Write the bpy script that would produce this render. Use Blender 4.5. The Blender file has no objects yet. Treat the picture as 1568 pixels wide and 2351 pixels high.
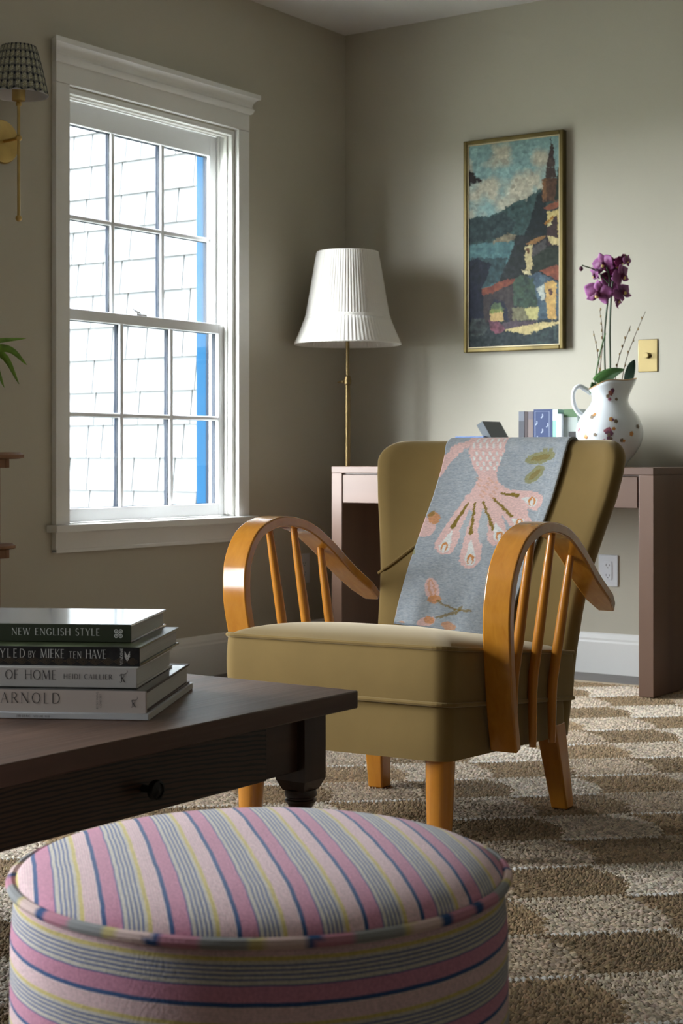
import bpy, math, random
import numpy as np
from mathutils import Vector, Matrix
random.seed(7); np.random.seed(7)
sc = bpy.context.scene
COL = sc.collection
PI = math.pi

# ------------------------------------------------------------------ camera
YAW = math.radians(34.8)
cam_d = bpy.data.cameras.new('camera'); cam = bpy.data.objects.new('camera', cam_d); COL.objects.link(cam)
cam.location = (3.812, -5.510, 0.80)
cam.rotation_euler = (PI/2, 0, YAW)
cam_d.sensor_fit = 'HORIZONTAL'; cam_d.sensor_width = 24.0
cam_d.lens = 3739.0/1568*24.0
cam_d.shift_y = -125.5/1568
cam_d.dof.use_dof = True; cam_d.dof.focus_distance = 3.0; cam_d.dof.aperture_fstop = 13.0
cam_d.clip_start = .05
sc.camera = cam

# ------------------------------------------------------------------ world / exposure
w = bpy.data.worlds.new('overcast_sky'); sc.world = w; w.use_nodes = True
bg = w.node_tree.nodes['Background']
bg.inputs['Color'].default_value = (0.90, 0.95, 1.0, 1); bg.inputs['Strength'].default_value = 16.0
sc.view_settings.view_transform = 'Standard'; sc.view_settings.look = 'None'
sc.view_settings.gamma = 1.0; sc.view_settings.use_curve_mapping = False
sc.view_settings.exposure = 1.78
try:
    sc.cycles.use_denoising = True
    sc.cycles.max_bounces = 8; sc.cycles.diffuse_bounces = 5; sc.cycles.transparent_max_bounces = 16
    sc.cycles.sample_clamp_indirect = 10.0
    sc.cycles.caustics_reflective = False; sc.cycles.caustics_refractive = False
except Exception: pass

def portal(name, loc, sx, sz, rot):
    L = bpy.data.lights.new(name, 'AREA'); L.shape = 'RECTANGLE'; L.size = sx; L.size_y = sz
    L.cycles.is_portal = True
    o = bpy.data.objects.new(name, L); COL.objects.link(o); o.location = loc; o.rotation_euler = rot
    return o

# ------------------------------------------------------------------ helpers
def S(r, g, b):
    def c(v):
        v = v/255.
        return v/12.92 if v <= .04045 else ((v+.055)/1.055)**2.4
    return (c(r), c(g), c(b))

class MB:
    def __init__(s): s.v = []; s.f = []; s.c = []; s.uv = None
    def add(s, vs, fs, col=None):
        n = len(s.v); s.v.extend([tuple(p) for p in vs]); s.f.extend([tuple(i+n for i in f) for f in fs])
        if col is not None: s.c.extend([col]*len(vs))
        return s
    def box(s, x0, x1, y0, y1, z0, z1, M=None, col=None):
        p = [(x0,y0,z0),(x1,y0,z0),(x1,y1,z0),(x0,y1,z0),(x0,y0,z1),(x1,y0,z1),(x1,y1,z1),(x0,y1,z1)]
        if M is not None: p = [tuple(M @ Vector(q)) for q in p]
        return s.add(p, [(3,2,1,0),(4,5,6,7),(0,1,5,4),(1,2,6,5),(2,3,7,6),(3,0,4,7)], col)
    def lathe(s, prof, n=32, c=(0,0,0), M=None, cap=True, mod=None, col=None):
        vs = []; fs = []; m = len(prof)
        for i in range(n):
            a = 2*PI*i/n
            for j, (r, z) in enumerate(prof):
                rr = r if mod is None else mod(a, r, z, j)
                q = Vector((rr*math.cos(a), rr*math.sin(a), z))
                if M is not None: q = M @ q
                vs.append((q.x+c[0], q.y+c[1], q.z+c[2]))
        for i in range(n):
            k = (i+1) % n
            for j in range(m-1): fs.append((i*m+j, k*m+j, k*m+j+1, i*m+j+1))
        if cap:
            if prof[0][0] > 1e-5: fs.append(tuple(i*m for i in range(n-1, -1, -1)))
            if prof[-1][0] > 1e-5: fs.append(tuple(i*m+m-1 for i in range(n)))
        return s.add(vs, fs, col)
    def tube(s, pts, rad, n=10, closed=False, cap=True, col=None, up=(0,0,1)):
        pts = [Vector(p) for p in pts]; L = len(pts)
        if not hasattr(rad, '__len__'): rad = [rad]*L
        vs = []; fs = []; prev = None
        for i, p in enumerate(pts):
            a = pts[i-1] if (i > 0 or closed) else p; b = pts[(i+1) % L] if (i < L-1 or closed) else p
            t = (b-a).normalized()
            if prev is None:
                u = Vector(up)
                if abs(t.dot(u)) > .95: u = Vector((1,0,0)) if abs(t.x) < .9 else Vector((0,1,0))
                nn = (u - t*u.dot(t)).normalized()
            else:
                nn = (prev - t*prev.dot(t)).normalized()
            prev = nn; bb = t.cross(nn)
            for k in range(n):
                a_ = 2*PI*k/n; vs.append(p + nn*(rad[i]*math.cos(a_)) + bb*(rad[i]*math.sin(a_)))
        R_ = L if closed else L-1
        for i in range(R_):
            j = (i+1) % L
            for k in range(n): fs.append((i*n+k, i*n+(k+1)%n, j*n+(k+1)%n, j*n+k))
        if cap and not closed:
            fs.append(tuple(range(n-1,-1,-1))); fs.append(tuple((L-1)*n+k for k in range(n)))
        return s.add(vs, fs, col)
    def ball(s, c, r, n=12, m=8, sc3=(1,1,1), M=None, col=None):
        vs = [(0,0,-1)]; fs = []
        for j in range(1, m):
            ph = -PI/2+PI*j/m
            for i in range(n):
                a = 2*PI*i/n; vs.append((math.cos(ph)*math.cos(a), math.cos(ph)*math.sin(a), math.sin(ph)))
        vs.append((0,0,1)); T = len(vs)-1
        for i in range(n): fs.append((0, 1+(i+1)%n, 1+i)); fs.append((T, 1+(m-2)*n+i, 1+(m-2)*n+(i+1)%n))
        for j in range(m-2):
            for i in range(n): fs.append((1+j*n+i, 1+j*n+(i+1)%n, 1+(j+1)*n+(i+1)%n, 1+(j+1)*n+i))
        out = []
        for q in vs:
            q = Vector((q[0]*r*sc3[0], q[1]*r*sc3[1], q[2]*r*sc3[2]))
            if M is not None: q = M @ q
            out.append(q+Vector(c))
        return s.add(out, fs, col)
    def prism(s, poly, lo, hi, plane='xz', col=None, M=None):
        n = len(poly)
        def P(a, b, h):
            q = {'xz': (a, h, b), 'yz': (h, a, b), 'xy': (a, b, h)}[plane]
            return tuple(M @ Vector(q)) if M is not None else q
        vs = [P(a, b, lo) for a, b in poly]+[P(a, b, hi) for a, b in poly]
        fs = [tuple(range(n-1,-1,-1)), tuple(range(n, 2*n))]+[(i, (i+1)%n, n+(i+1)%n, n+i) for i in range(n)]
        return s.add(vs, fs, col)
    def grid(s, fn, nu, nv, closed=False, colfn=None):
        vs = []; fs = []
        for j in range(nv):
            for i in range(nu):
                u = i/(nu if closed else nu-1); v = j/(nv-1)
                vs.append(fn(u, v))
                if colfn: s.c.append(colfn(u, v))
        for j in range(nv-1):
            for i in range(nu if closed else nu-1):
                k = (i+1) % nu; fs.append((j*nu+i, j*nu+k, (j+1)*nu+k, (j+1)*nu+i))
        n0 = len(s.v); s.v.extend([tuple(p) for p in vs]); s.f.extend([tuple(i+n0 for i in f) for f in fs])
        return s

def mesh(name, mb, sharp=35):
    me = bpy.data.meshes.new(name); me.from_pydata(mb.v, [], mb.f); me.validate(); 
    import bmesh
    bm = bmesh.new(); bm.from_mesh(me); bmesh.ops.recalc_face_normals(bm, faces=bm.faces); bm.to_mesh(me); bm.free()
    if sharp is not None:
        me.polygons.foreach_set('use_smooth', [True]*len(me.polygons)); me.set_sharp_from_angle(angle=math.radians(sharp))
    if mb.c and len(mb.c) == len(me.vertices):
        ca = me.color_attributes.new('Col', 'FLOAT_COLOR', 'POINT')
        ca.data.foreach_set('color', np.array([(c[0],c[1],c[2],1.) for c in mb.c], dtype=np.float32).ravel())
    return me

def ob(name, mb, mat, parent=None, sharp=35, bevel=0, seg=2, subsurf=0, solid=0):
    me = mb if isinstance(mb, bpy.types.Mesh) else mesh(name, mb, sharp)
    o = bpy.data.objects.new(name, me); COL.objects.link(o)
    if mat is not None and not me.materials: me.materials.append(mat)
    if parent is not None: o.parent = parent
    if solid:
        m = o.modifiers.new('solid', 'SOLIDIFY'); m.thickness = solid; m.offset = 0
    if bevel:
        m = o.modifiers.new('bevel', 'BEVEL'); m.width = bevel; m.segments = seg; m.limit_method = 'ANGLE'; m.angle_limit = math.radians(40)
    if subsurf:
        m = o.modifiers.new('sub', 'SUBSURF'); m.levels = subsurf; m.render_levels = subsurf
    return o

def empty(name, loc=(0,0,0), rz=0, parent=None):
    o = bpy.data.objects.new(name, None); COL.objects.link(o); o.location = loc; o.rotation_euler = (0,0,rz)
    o.empty_display_size = .05
    if parent is not None: o.parent = parent
    return o
def tag(o, label=None, cat=None, group=None, kind=None):
    if label: o['label'] = label
    if cat: o['category'] = cat
    if group: o['group'] = group
    if kind: o['kind'] = kind
    return o
def copy_tree(o, parent=None):
    c = o.copy(); COL.objects.link(c); c.parent = parent
    for ch in list(o.children): copy_tree(ch, c)
    return c

# ------------------------------------------------------------------ materials
def mat(name, col=(.5,.5,.5), rough=.5, metal=0., spec=.5, sheen=0., sheen_tint=None, sheen_rough=.35, coat=0., attr=False,
        var=None, grain=None, bump=None, trans=0., coords='Object'):
    m = bpy.data.materials.new(name); m.use_nodes = True; nt = m.node_tree; N = nt.nodes; Lk = nt.links
    b = N['Principled BSDF']
    b.inputs['Roughness'].default_value = rough; b.inputs['Metallic'].default_value = metal
    b.inputs['Specular IOR Level'].default_value = spec
    b.inputs['Sheen Weight'].default_value = sheen; b.inputs['Sheen Roughness'].default_value = sheen_rough
    if sheen_tint: b.inputs['Sheen Tint'].default_value = (*sheen_tint, 1)
    b.inputs['Coat Weight'].default_value = coat; b.inputs['Coat Roughness'].default_value = .12
    tc = N.new('ShaderNodeTexCoord'); out = None
    def noise(scale, detail=4, vec=(1,1,1), dist=0.):
        mp = N.new('ShaderNodeMapping'); mp.inputs['Scale'].default_value = vec
        Lk.new(tc.outputs[coords], mp.inputs['Vector'])
        t = N.new('ShaderNodeTexNoise'); t.inputs['Scale'].default_value = scale; t.inputs['Detail'].default_value = detail
        t.inputs['Distortion'].default_value = dist
        Lk.new(mp.outputs[0], t.inputs['Vector']); return t
    if attr:
        a = N.new('ShaderNodeAttribute'); a.attribute_name = 'Col'; out = a.outputs['Color']
    else:
        r = N.new('ShaderNodeRGB'); r.outputs[0].default_value = (*col, 1); out = r.outputs[0]
    if grain:   # (scale, stretch vec, second colour, contrast)
        t = noise(grain[0], 8, grain[1], .6)
        rp = N.new('ShaderNodeValToRGB'); rp.color_ramp.elements[0].position = .5-grain[3]; rp.color_ramp.elements[1].position = .5+grain[3]
        Lk.new(t.outputs['Fac'], rp.inputs[0])
        mx = N.new('ShaderNodeMix'); mx.data_type = 'RGBA'
        Lk.new(rp.outputs[0], mx.inputs['Factor']); Lk.new(out, mx.inputs['A']); mx.inputs['B'].default_value = (*grain[2], 1)
        out = mx.outputs['Result']
    if var:     # (scale, amount, vec)
        t = noise(var[0], 5, var[2] if len(var) > 2 else (1,1,1))
        mr = N.new('ShaderNodeMapRange'); mr.inputs['From Min'].default_value = .3; mr.inputs['From Max'].default_value = .7
        mr.inputs['To Min'].default_value = 1-var[1]; mr.inputs['To Max'].default_value = 1+var[1]
        Lk.new(t.outputs['Fac'], mr.inputs[0])
        vm = N.new('ShaderNodeVectorMath'); vm.operation = 'SCALE'
        Lk.new(out, vm.inputs[0]); Lk.new(mr.outputs[0], vm.inputs['Scale']); out = vm.outputs[0]
    Lk.new(out, b.inputs['Base Color'])
    if bump:    # (scale, strength, distance, vec)
        t = noise(bump[0], 6, bump[3] if len(bump) > 3 else (1,1,1))
        bn = N.new('ShaderNodeBump'); bn.inputs['Strength'].default_value = bump[1]; bn.inputs['Distance'].default_value = bump[2]
        Lk.new(t.outputs['Fac'], bn.inputs['Height']); Lk.new(bn.outputs[0], b.inputs['Normal'])
    if trans:
        o_ = N['Material Output']; tr = N.new('ShaderNodeBsdfTranslucent'); Lk.new(out, tr.inputs['Color'])
        ms = N.new('ShaderNodeMixShader'); ms.inputs[0].default_value = trans
        Lk.new(b.outputs[0], ms.inputs[1]); Lk.new(tr.outputs[0], ms.inputs[2]); Lk.new(ms.outputs[0], o_.inputs['Surface'])
    return m

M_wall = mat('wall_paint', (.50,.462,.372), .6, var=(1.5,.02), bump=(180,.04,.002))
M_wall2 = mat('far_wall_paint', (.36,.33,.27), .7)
M_ceil = mat('ceiling_paint', (.74,.72,.70), .8)
M_trim = mat('trim_white_paint', (.80,.79,.76), .35, var=(3,.02))
M_sash = mat('sash_white_paint', (.80,.81,.82), .3)
M_floor = mat('floor_wood', (.13,.11,.10), .4, grain=(6,(1,14,1),(.09,.075,.07),.2))
M_ext = mat('shingle_dimmed', (.075,.078,.08), 1., spec=0., var=(6,.04))  # dimmer outdoor light put into the colour: albedo kept low against clipping
M_extgap = mat('shingle_backing', (.008,.008,.009), 1., spec=0.)
M_blue = mat('shutter_blue_paint', (.008,.030,.060), 1., spec=0.)
M_clad = mat('sash_slate_cladding', (.014,.018,.026), 1., spec=0.)
M_ground = mat('outside_ground', (.22,.23,.2), .95, var=(2,.3))
M_brass = mat('brushed_brass', (.55,.38,.14), .3, 1., var=(20,.1))
M_obrass = mat('antique_brass', (.22,.155,.07), .42, 1., var=(12,.2))
M_plate = mat('polished_brass_plate', (.44,.34,.16), .3, 1.)
M_desk = mat('desk_walnut', (.175,.098,.062), .42, grain=(5,(1,1,.07),(.105,.055,.036),.22), bump=(60,.06,.001,(1,1,.05)))
M_deskh = mat('desk_walnut_horizontal', (.175,.098,.062), .42, grain=(5,(.07,1,1),(.11,.06,.04),.22), bump=(60,.06,.001,(.05,1,1)))
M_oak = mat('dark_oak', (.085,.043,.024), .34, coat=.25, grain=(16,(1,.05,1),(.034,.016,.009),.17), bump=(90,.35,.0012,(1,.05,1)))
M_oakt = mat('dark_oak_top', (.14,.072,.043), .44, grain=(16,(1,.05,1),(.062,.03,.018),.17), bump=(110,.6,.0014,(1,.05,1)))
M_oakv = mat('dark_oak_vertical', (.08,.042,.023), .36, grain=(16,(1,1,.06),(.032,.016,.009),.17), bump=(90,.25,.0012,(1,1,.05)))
M_arm = mat('honey_beech', (.60,.25,.028), .2, grain=(60,(1,.35,.35),(.46,.17,.016),.25), coat=.6, var=(3,.07))
M_leg = mat('honey_beech_leg', (.60,.24,.026), .25, grain=(50,(1,1,.05),(.46,.165,.016),.25), coat=.3, var=(3,.07))
M_velvet = mat('olive_velvet', (.225,.147,.052), .85, spec=.12, sheen=.65, sheen_tint=(.88,.77,.58), sheen_rough=.35, var=(5,.10), bump=(300,.06,.001))
M_throw = mat('jacquard_throw', rough=.95, spec=.1, attr=True, sheen=.1, var=(160,.16,(1,1,2.5)), bump=(500,.25,.001))
M_paint = mat('oil_painting', rough=.6, spec=.2, attr=True, var=(60,.18), bump=(120,.15,.001))
M_gilt = mat('olive_gilt_frame', (.13,.092,.022), .42, .5, var=(15,.25,(1,1,.2)))
M_gilt2 = mat('frame_inner_lip', (.55,.46,.28), .5, .2)
M_shade = mat('pleated_cream_silk', (.84,.80,.74), .75, spec=.2, trans=.15)
M_liner = mat('shade_liner', (.80,.78,.78), .8, trans=.2)
M_gingham = mat('gingham_fabric', rough=.9, spec=.1, attr=True)
M_white = mat('white_card', (.78,.77,.75), .6)
M_glaze = mat('porcelain_glaze', (.76,.80,.83), .12, coat=.6)
M_attr = mat('printed_colour', rough=.5, attr=True)
M_petal = mat('orchid_petal', rough=.55, attr=True, trans=.15)
M_stem = mat('orchid_stem', (.035,.06,.02), .5)
M_leafd = mat('orchid_leaf', (.07,.17,.045), .32, var=(15,.2))
M_twig = mat('brown_twig', (.09,.045,.025), .8, var=(60,.3))
M_tbud = mat('twig_bud', (.25,.15,.05), .8)
M_plant = mat('plant_leaf', (.20,.36,.05), .4, var=(25,.35,(1,1,1)), trans=.2)
M_pine = mat('stand_wood', (.27,.125,.048), .5, grain=(8,(1,1,.08),(.18,.08,.03),.25))
M_terra = mat('glazed_pot', (.30,.30,.27), .4)
M_soil = mat('soil', (.03,.02,.015), 1.)
M_plastic = mat('outlet_plastic', (.72,.73,.76), .35)
M_dark = mat('dark_slot', (.02,.02,.02), .6)
M_ink = mat('dark_ink', (.035,.03,.03), .6)
M_foil = mat('pale_print', (.74,.74,.70), .55)
M_pages = mat('book_pages', (.68,.66,.62), .85, var=(1.2,.05), bump=(40,.5,.001,(.02,.02,30)))
M_knob = mat('black_iron', (.012,.011,.010), .38, .6)

# glass pane: thin sheet, passes light straight, mirrors a little
M_glass = bpy.data.materials.new('window_glass'); M_glass.use_nodes = True
nt = M_glass.node_tree; nt.nodes.remove(nt.nodes['Principled BSDF'])
tr = nt.nodes.new('ShaderNodeBsdfTransparent'); tr.inputs[0].default_value = (.97,.98,.98,1)
gl = nt.nodes.new('ShaderNodeBsdfGlossy'); gl.inputs['Roughness'].default_value = .02
lwt = nt.nodes.new('ShaderNodeLayerWeight'); pw = nt.nodes.new('ShaderNodeMath'); pw.operation = 'POWER'; pw.inputs[1].default_value = 5; nt.links.new(lwt.outputs['Facing'], pw.inputs[0])
fr = nt.nodes.new('ShaderNodeMath'); fr.operation = 'MULTIPLY_ADD'; fr.inputs[1].default_value = .9; fr.inputs[2].default_value = .03; nt.links.new(pw.outputs[0], fr.inputs[0])
ms = nt.nodes.new('ShaderNodeMixShader'); nt.links.new(fr.outputs[0], ms.inputs[0]); nt.links.new(tr.outputs[0], ms.inputs[1]); nt.links.new(gl.outputs[0], ms.inputs[2])
nt.links.new(ms.outputs[0], nt.nodes['Material Output'].inputs['Surface'])

# ------------------------------------------------------------------ room shell
X1, Y0, H = 7.2, -9.2, 2.535
WIN = [(-1.62, -.728), (-4.40, -3.508), (-6.20, -5.308)]     # openings along the window wall (y)
WZ0, WZ1 = .575, 2.022
T = .15
def struct(name, mb, m, **k): return tag(ob(name, mb, m, **k), kind='structure')

mb = MB().box(-.0, X1, Y0, 0, -.06, -.012)
floor = struct('floor', mb, M_floor, sharp=None)
for i in range(9):      # boards seen between rug and wall
    y1 = -i*.105
    for (xa, xb) in ([(.0, 1.05), (1.053, 2.4)] if i % 2 else [(.0, 1.62), (1.623, 2.4)]):
        ob('plank', MB().box(xa, xb, y1-.103, y1, -.012, 0), M_floor, floor, sharp=None)
ob('plank', MB().box(2.403, X1, -.945, 0, -.012, 0), M_floor, floor, sharp=None)
ob('plank', MB().box(0, X1, Y0, -.948, -.012, 0), M_floor, floor, sharp=None)
struct('ceiling', MB().box(-T, X1+T, Y0-T, T, H, H+.12), M_ceil, sharp=None)
struct('wall_back', MB().box(-T, X1+T, 0, T, -.1, H), M_wall, sharp=None)
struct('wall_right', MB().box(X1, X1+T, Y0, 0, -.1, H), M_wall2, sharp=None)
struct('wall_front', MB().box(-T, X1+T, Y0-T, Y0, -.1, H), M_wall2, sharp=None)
mb = MB(); ys = [Y0]+[v for wn in reversed(WIN) for v in wn]+[0]
for k in range(0, len(ys), 2): mb.box(-T, 0, ys[k], ys[k+1], -.1, H)
for a, b in WIN: mb.box(-T, 0, a, b, -.1, WZ0); mb.box(-T, 0, a, b, WZ1, H)
struct('wall_left', mb, M_wall, sharp=None)

def baseboard(name, pts):
    prof = [(0,0),(.016,0),(.016,.115),(.013,.122),(.013,.13),(.006,.145),(.0,.15)]
    mb = MB(); (xa, ya), (xb, yb), (nx, ny) = pts
    vs = []; n = len(prof)
    for (x, y) in ((xa, ya), (xb, yb)):
        for (d, z) in prof: vs.append((x+nx*d, y+ny*d, z))
    fs = [(i, (i+1)%n, n+(i+1)%n, n+i) for i in range(n)]+[tuple(range(n)), tuple(range(2*n-1, n-1, -1))]
    mb.add(vs, fs); struct(name, mb, M_trim, sharp=20)
baseboard('baseboard_back', ((0,-.0005),(X1,-.0005),(0,-1)))
baseboard('baseboard_left', ((.0005,Y0),(.0005,-.017),(1,0)))

# ------------------------------------------------------------------ window (local y measured from the opening's near edge)
def build_window():
    W = WIN[0][1]-WIN[0][0]; Hh = WZ1-WZ0
    r = tag(empty('window_1', (0, WIN[0][0], WZ0)), kind='structure')
    # jamb liner
    mb = MB()
    mb.box(-.118, -.0, 0, .008, 0, Hh); mb.box(-.118, 0, W-.008, W, 0, Hh); mb.box(-.118, 0, .008, W-.008, Hh-.008, Hh); mb.box(-.118, -.02, .008, W-.008, -.0, .006)
    ob('jamb_liner', mb, M_trim, r, sharp=None)
    mb = MB(); mb.box(-.128, -.118, .0, .012, 0, Hh).box(-.128, -.118, W-.012, W, 0, Hh).box(-.128, -.118, .012, W-.012, Hh-.012, Hh)
    ob('weather_strip', mb, M_clad, r, sharp=None)
    mb = MB()
    mb.box(-.183, -.1285, -.06, .006, -.03, Hh+.06).box(-.183, -.1285, W-.006, W+.06, -.03, Hh+.06).box(-.183, -.1285, .006, W-.006, Hh-.006, Hh+.06)
    mb.box(-.183, -.1285, .006, W-.006, -.06, .004)
    ob('exterior_casing', mb, M_blue, r, bevel=.006)
    # stops: stepped mouldings round the opening
    mb = MB()
    for (x0, x1, d) in ((-.018, .002, .016), (-.034, -.018, .022)):
        mb.box(x0, x1, .008, .008+d-.006, .012, Hh-.008); mb.box(x0, x1, W-.008-d+.006, W-.008, .012, Hh-.008); mb.box(x0, x1, .008, W-.008, Hh-.002-d, Hh-.008)
    ob('stop_moulding', mb, M_trim, r, bevel=.002)
    ob('parting_bead', MB().box(-.074, -.066, .008, .016, .012, Hh-.008).box(-.074, -.066, W-.016, W-.008, .012, Hh-.008).box(-.074, -.066, .016, W-.016, Hh-.016, Hh-.008), M_trim, r, sharp=None)
    # casing
    ob('side_casing', MB().box(.0005, .021, -.064, .0, .005, Hh+.004), M_trim, r, bevel=.0015)
    ob('side_casing', MB().box(.0005, .021, W, W+.064, .005, Hh+.004), M_trim, r, bevel=.0015)
    ob('head_casing', MB().box(.0005, .0215, -.064, W+.064, Hh+.0045, Hh+.075), M_trim, r, bevel=.0015)
    # crown: moulded profile with returns
    prof = [(0,.070),(.026,.070),(.030,.074),(.034,.081),(.035,.088),(.031,.092),(.029,.096),(.029,.104),(.032,.112),(.038,.120),(.046,.126),(.052,.127),(.052,.144),(0,.144)]
    vs = []; n = len(prof)
    for e in (0, 1):
        for (d, z) in prof:
            ov = max(0., d-.021); y = (-.064-ov) if e == 0 else (W+.064+ov); vs.append((.0005+d, y, Hh+z))
    fs = [(i, (i+1)%n, n+(i+1)%n, n+i) for i in range(n)]+[tuple(range(n)), tuple(range(2*n-1, n-1, -1))]
    ob('crown_moulding', MB().add(vs, fs), M_trim, r, sharp=25)
    ob('stool', MB().box(-.045, .0004, .0, W, .0003, .004).box(.0005, .048, -.088, W+.088, -.02, .004), M_trim, r, bevel=.003)
    apron = MB().box(.0005, .02, -.064, W+.064, -.085, -.02)
    apron.box(.0005, .024, -.064, W+.064, -.088, -.076)
    ob('apron', apron, M_trim, r, bevel=.0015)
    # sashes
    def sash(name, x0, x1, z0, z1, top, bot, st=.042, mt=.018):
        s = empty(name, (0,0,0), 0, r); y0, y1 = .010, W-.010; xm = (x0+x1)/2
        ob('stile', MB().box(xm-.0018, x1, y0, y0+st, z0, z1), M_sash, s, bevel=.003)
        ob('stile', MB().box(xm-.0018, x1, y1-st, y1, z0, z1), M_sash, s, bevel=.003)
        ob('rail', MB().box(xm-.0018, x1, y0+st, y1-st, z1-top, z1), M_sash, s, bevel=.003)
        ob('rail', MB().box(xm-.0018, x1, y0+st, y1-st, z0, z0+bot), M_sash, s, bevel=.003)
        ga, gb, za, zb = y0+st, y1-st, z0+bot, z1-top
        zm = (za+zb)/2; cw = (gb-ga)/3
        clad = MB().box(x0-.002, xm-.002, y0, y0+st+.003, z0, z1).box(x0-.002, xm-.002, y1-st-.003, y1, z0, z1).box(x0-.002, xm-.002, y0+st+.003, y1-st-.003, z1-top-.002, z1).box(x0-.002, xm-.002, y0+st+.003, y1-st-.003, z0, z0+bot+.002)
        ob('exterior_cladding', clad, M_clad, s, sharp=None)
        for k in (1, 2):
            b_ = ob('muntin', MB().box(xm+.0016, x1-.003, ga+k*cw-mt/2, ga+k*cw+mt/2, za, zb), M_sash, s, bevel=.004)
        for k in range(3): ob('muntin', MB().box(xm+.0016, x1-.003, ga+k*cw+(mt/2 if k else 0), ga+(k+1)*cw-(mt/2 if k < 2 else 0), zm-mt*.45, zm+mt*.45), M_sash, s, bevel=.004)
        for k in (1, 2): ob('exterior_muntin', MB().box(x0-.002, xm-.0016, ga+k*cw-mt/2-.002, ga+k*cw+mt/2+.002, za, zb), M_clad, s, bevel=.003)
        for k in range(3): ob('exterior_muntin', MB().box(x0-.002, xm-.0016, ga+k*cw+(mt/2+.002 if k else 0), ga+(k+1)*cw-(mt/2+.002 if k < 2 else 0), zm-mt*.5, zm+mt*.5), M_clad, s, bevel=.003)
        for k in range(3):
            for (a, b) in ((za, zm), (zm, zb)):
                ob('pane', MB().box(xm-.0015, xm+.0015, ga+k*cw+(.004 if k else -.004), ga+(k+1)*cw-(.004 if k < 2 else -.004), a+.002, b-.002), M_glass, s, sharp=None)
        return s
    lo = sash('lower_sash', -.064, -.034, .008, .723, .037, .045)
    up = sash('upper_sash', -.105, -.076, .690, Hh-.016, .078, .034)
    # sash lock on the meeting rail
    k = MB().lathe([(.016,0),(.016,.005),(.011,.008),(.009,.014),(0,.016)], 16, (-.05, W*.46, .723))
    k.tube([(-.05, W*.46, .735), (-.046, W*.46-.025, .741), (-.044, W*.46-.04, .748)], [.005,.0035,.003], 8)
    k.box(-.06, -.038, W*.46-.02, W*.46+.034, .7232, .729)
    ob('sash_lock', k, mat('lock_nickel', (.45,.45,.46), .35, .8), r)
    return r
win = build_window()
for i, (a, b) in enumerate(WIN[1:]):
    c = copy_tree(win); c.name = 'window_%d' % (i+2); c.location = (0, a, WZ0)
for i, (a, b) in enumerate(WIN):
    portal('portal_%d' % i, (-T-.03, (a+b)/2, (WZ0+WZ1)/2), 1.0, 1.6, (0, -PI/2, 0)).data.size = 1.6
    bpy.data.objects['portal_%d' % i].data.size_y = 1.0

# outside: shingled wing of the house, shutter, ground
wy = .62
wing = tag(ob('wall_exterior', MB().box(-6, -.16, wy, wy+.1, -.8, 5.2), M_extgap, sharp=None), kind='structure')
rng = random.Random(3); e = .1655
for j in range(-8, 14):
    z0 = .80+j*e; x = -.18-rng.random()*.1
    if z0 < -.1 or z0 > 2.9: continue
    while x > -2.9:
        wd = rng.choice((.10,.13,.17,.21,.24)); t0 = .020
        m_ = MB(); xa, xb = x-wd+.008, x
        vs = [(xa,wy-.010-t0,z0),(xb,wy-.010-t0,z0),(xb,wy-.010,z0),(xa,wy-.010,z0),(xa,wy-.008,z0+e+.012),(xb,wy-.008,z0+e+.012),(xb,wy-.0005,z0+e+.012),(xa,wy-.0005,z0+e+.012)]
        m_.add(vs, [(3,2,1,0),(4,5,6,7),(0,1,5,4),(1,2,6,5),(2,3,7,6),(3,0,4,7)])
        ob('shingle', m_, M_ext, wing, sharp=None); x -= wd
struct('ground_outside', MB().box(-30, -.15, -30, 30, -.9, -.8), M_ground, sharp=None)

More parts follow.
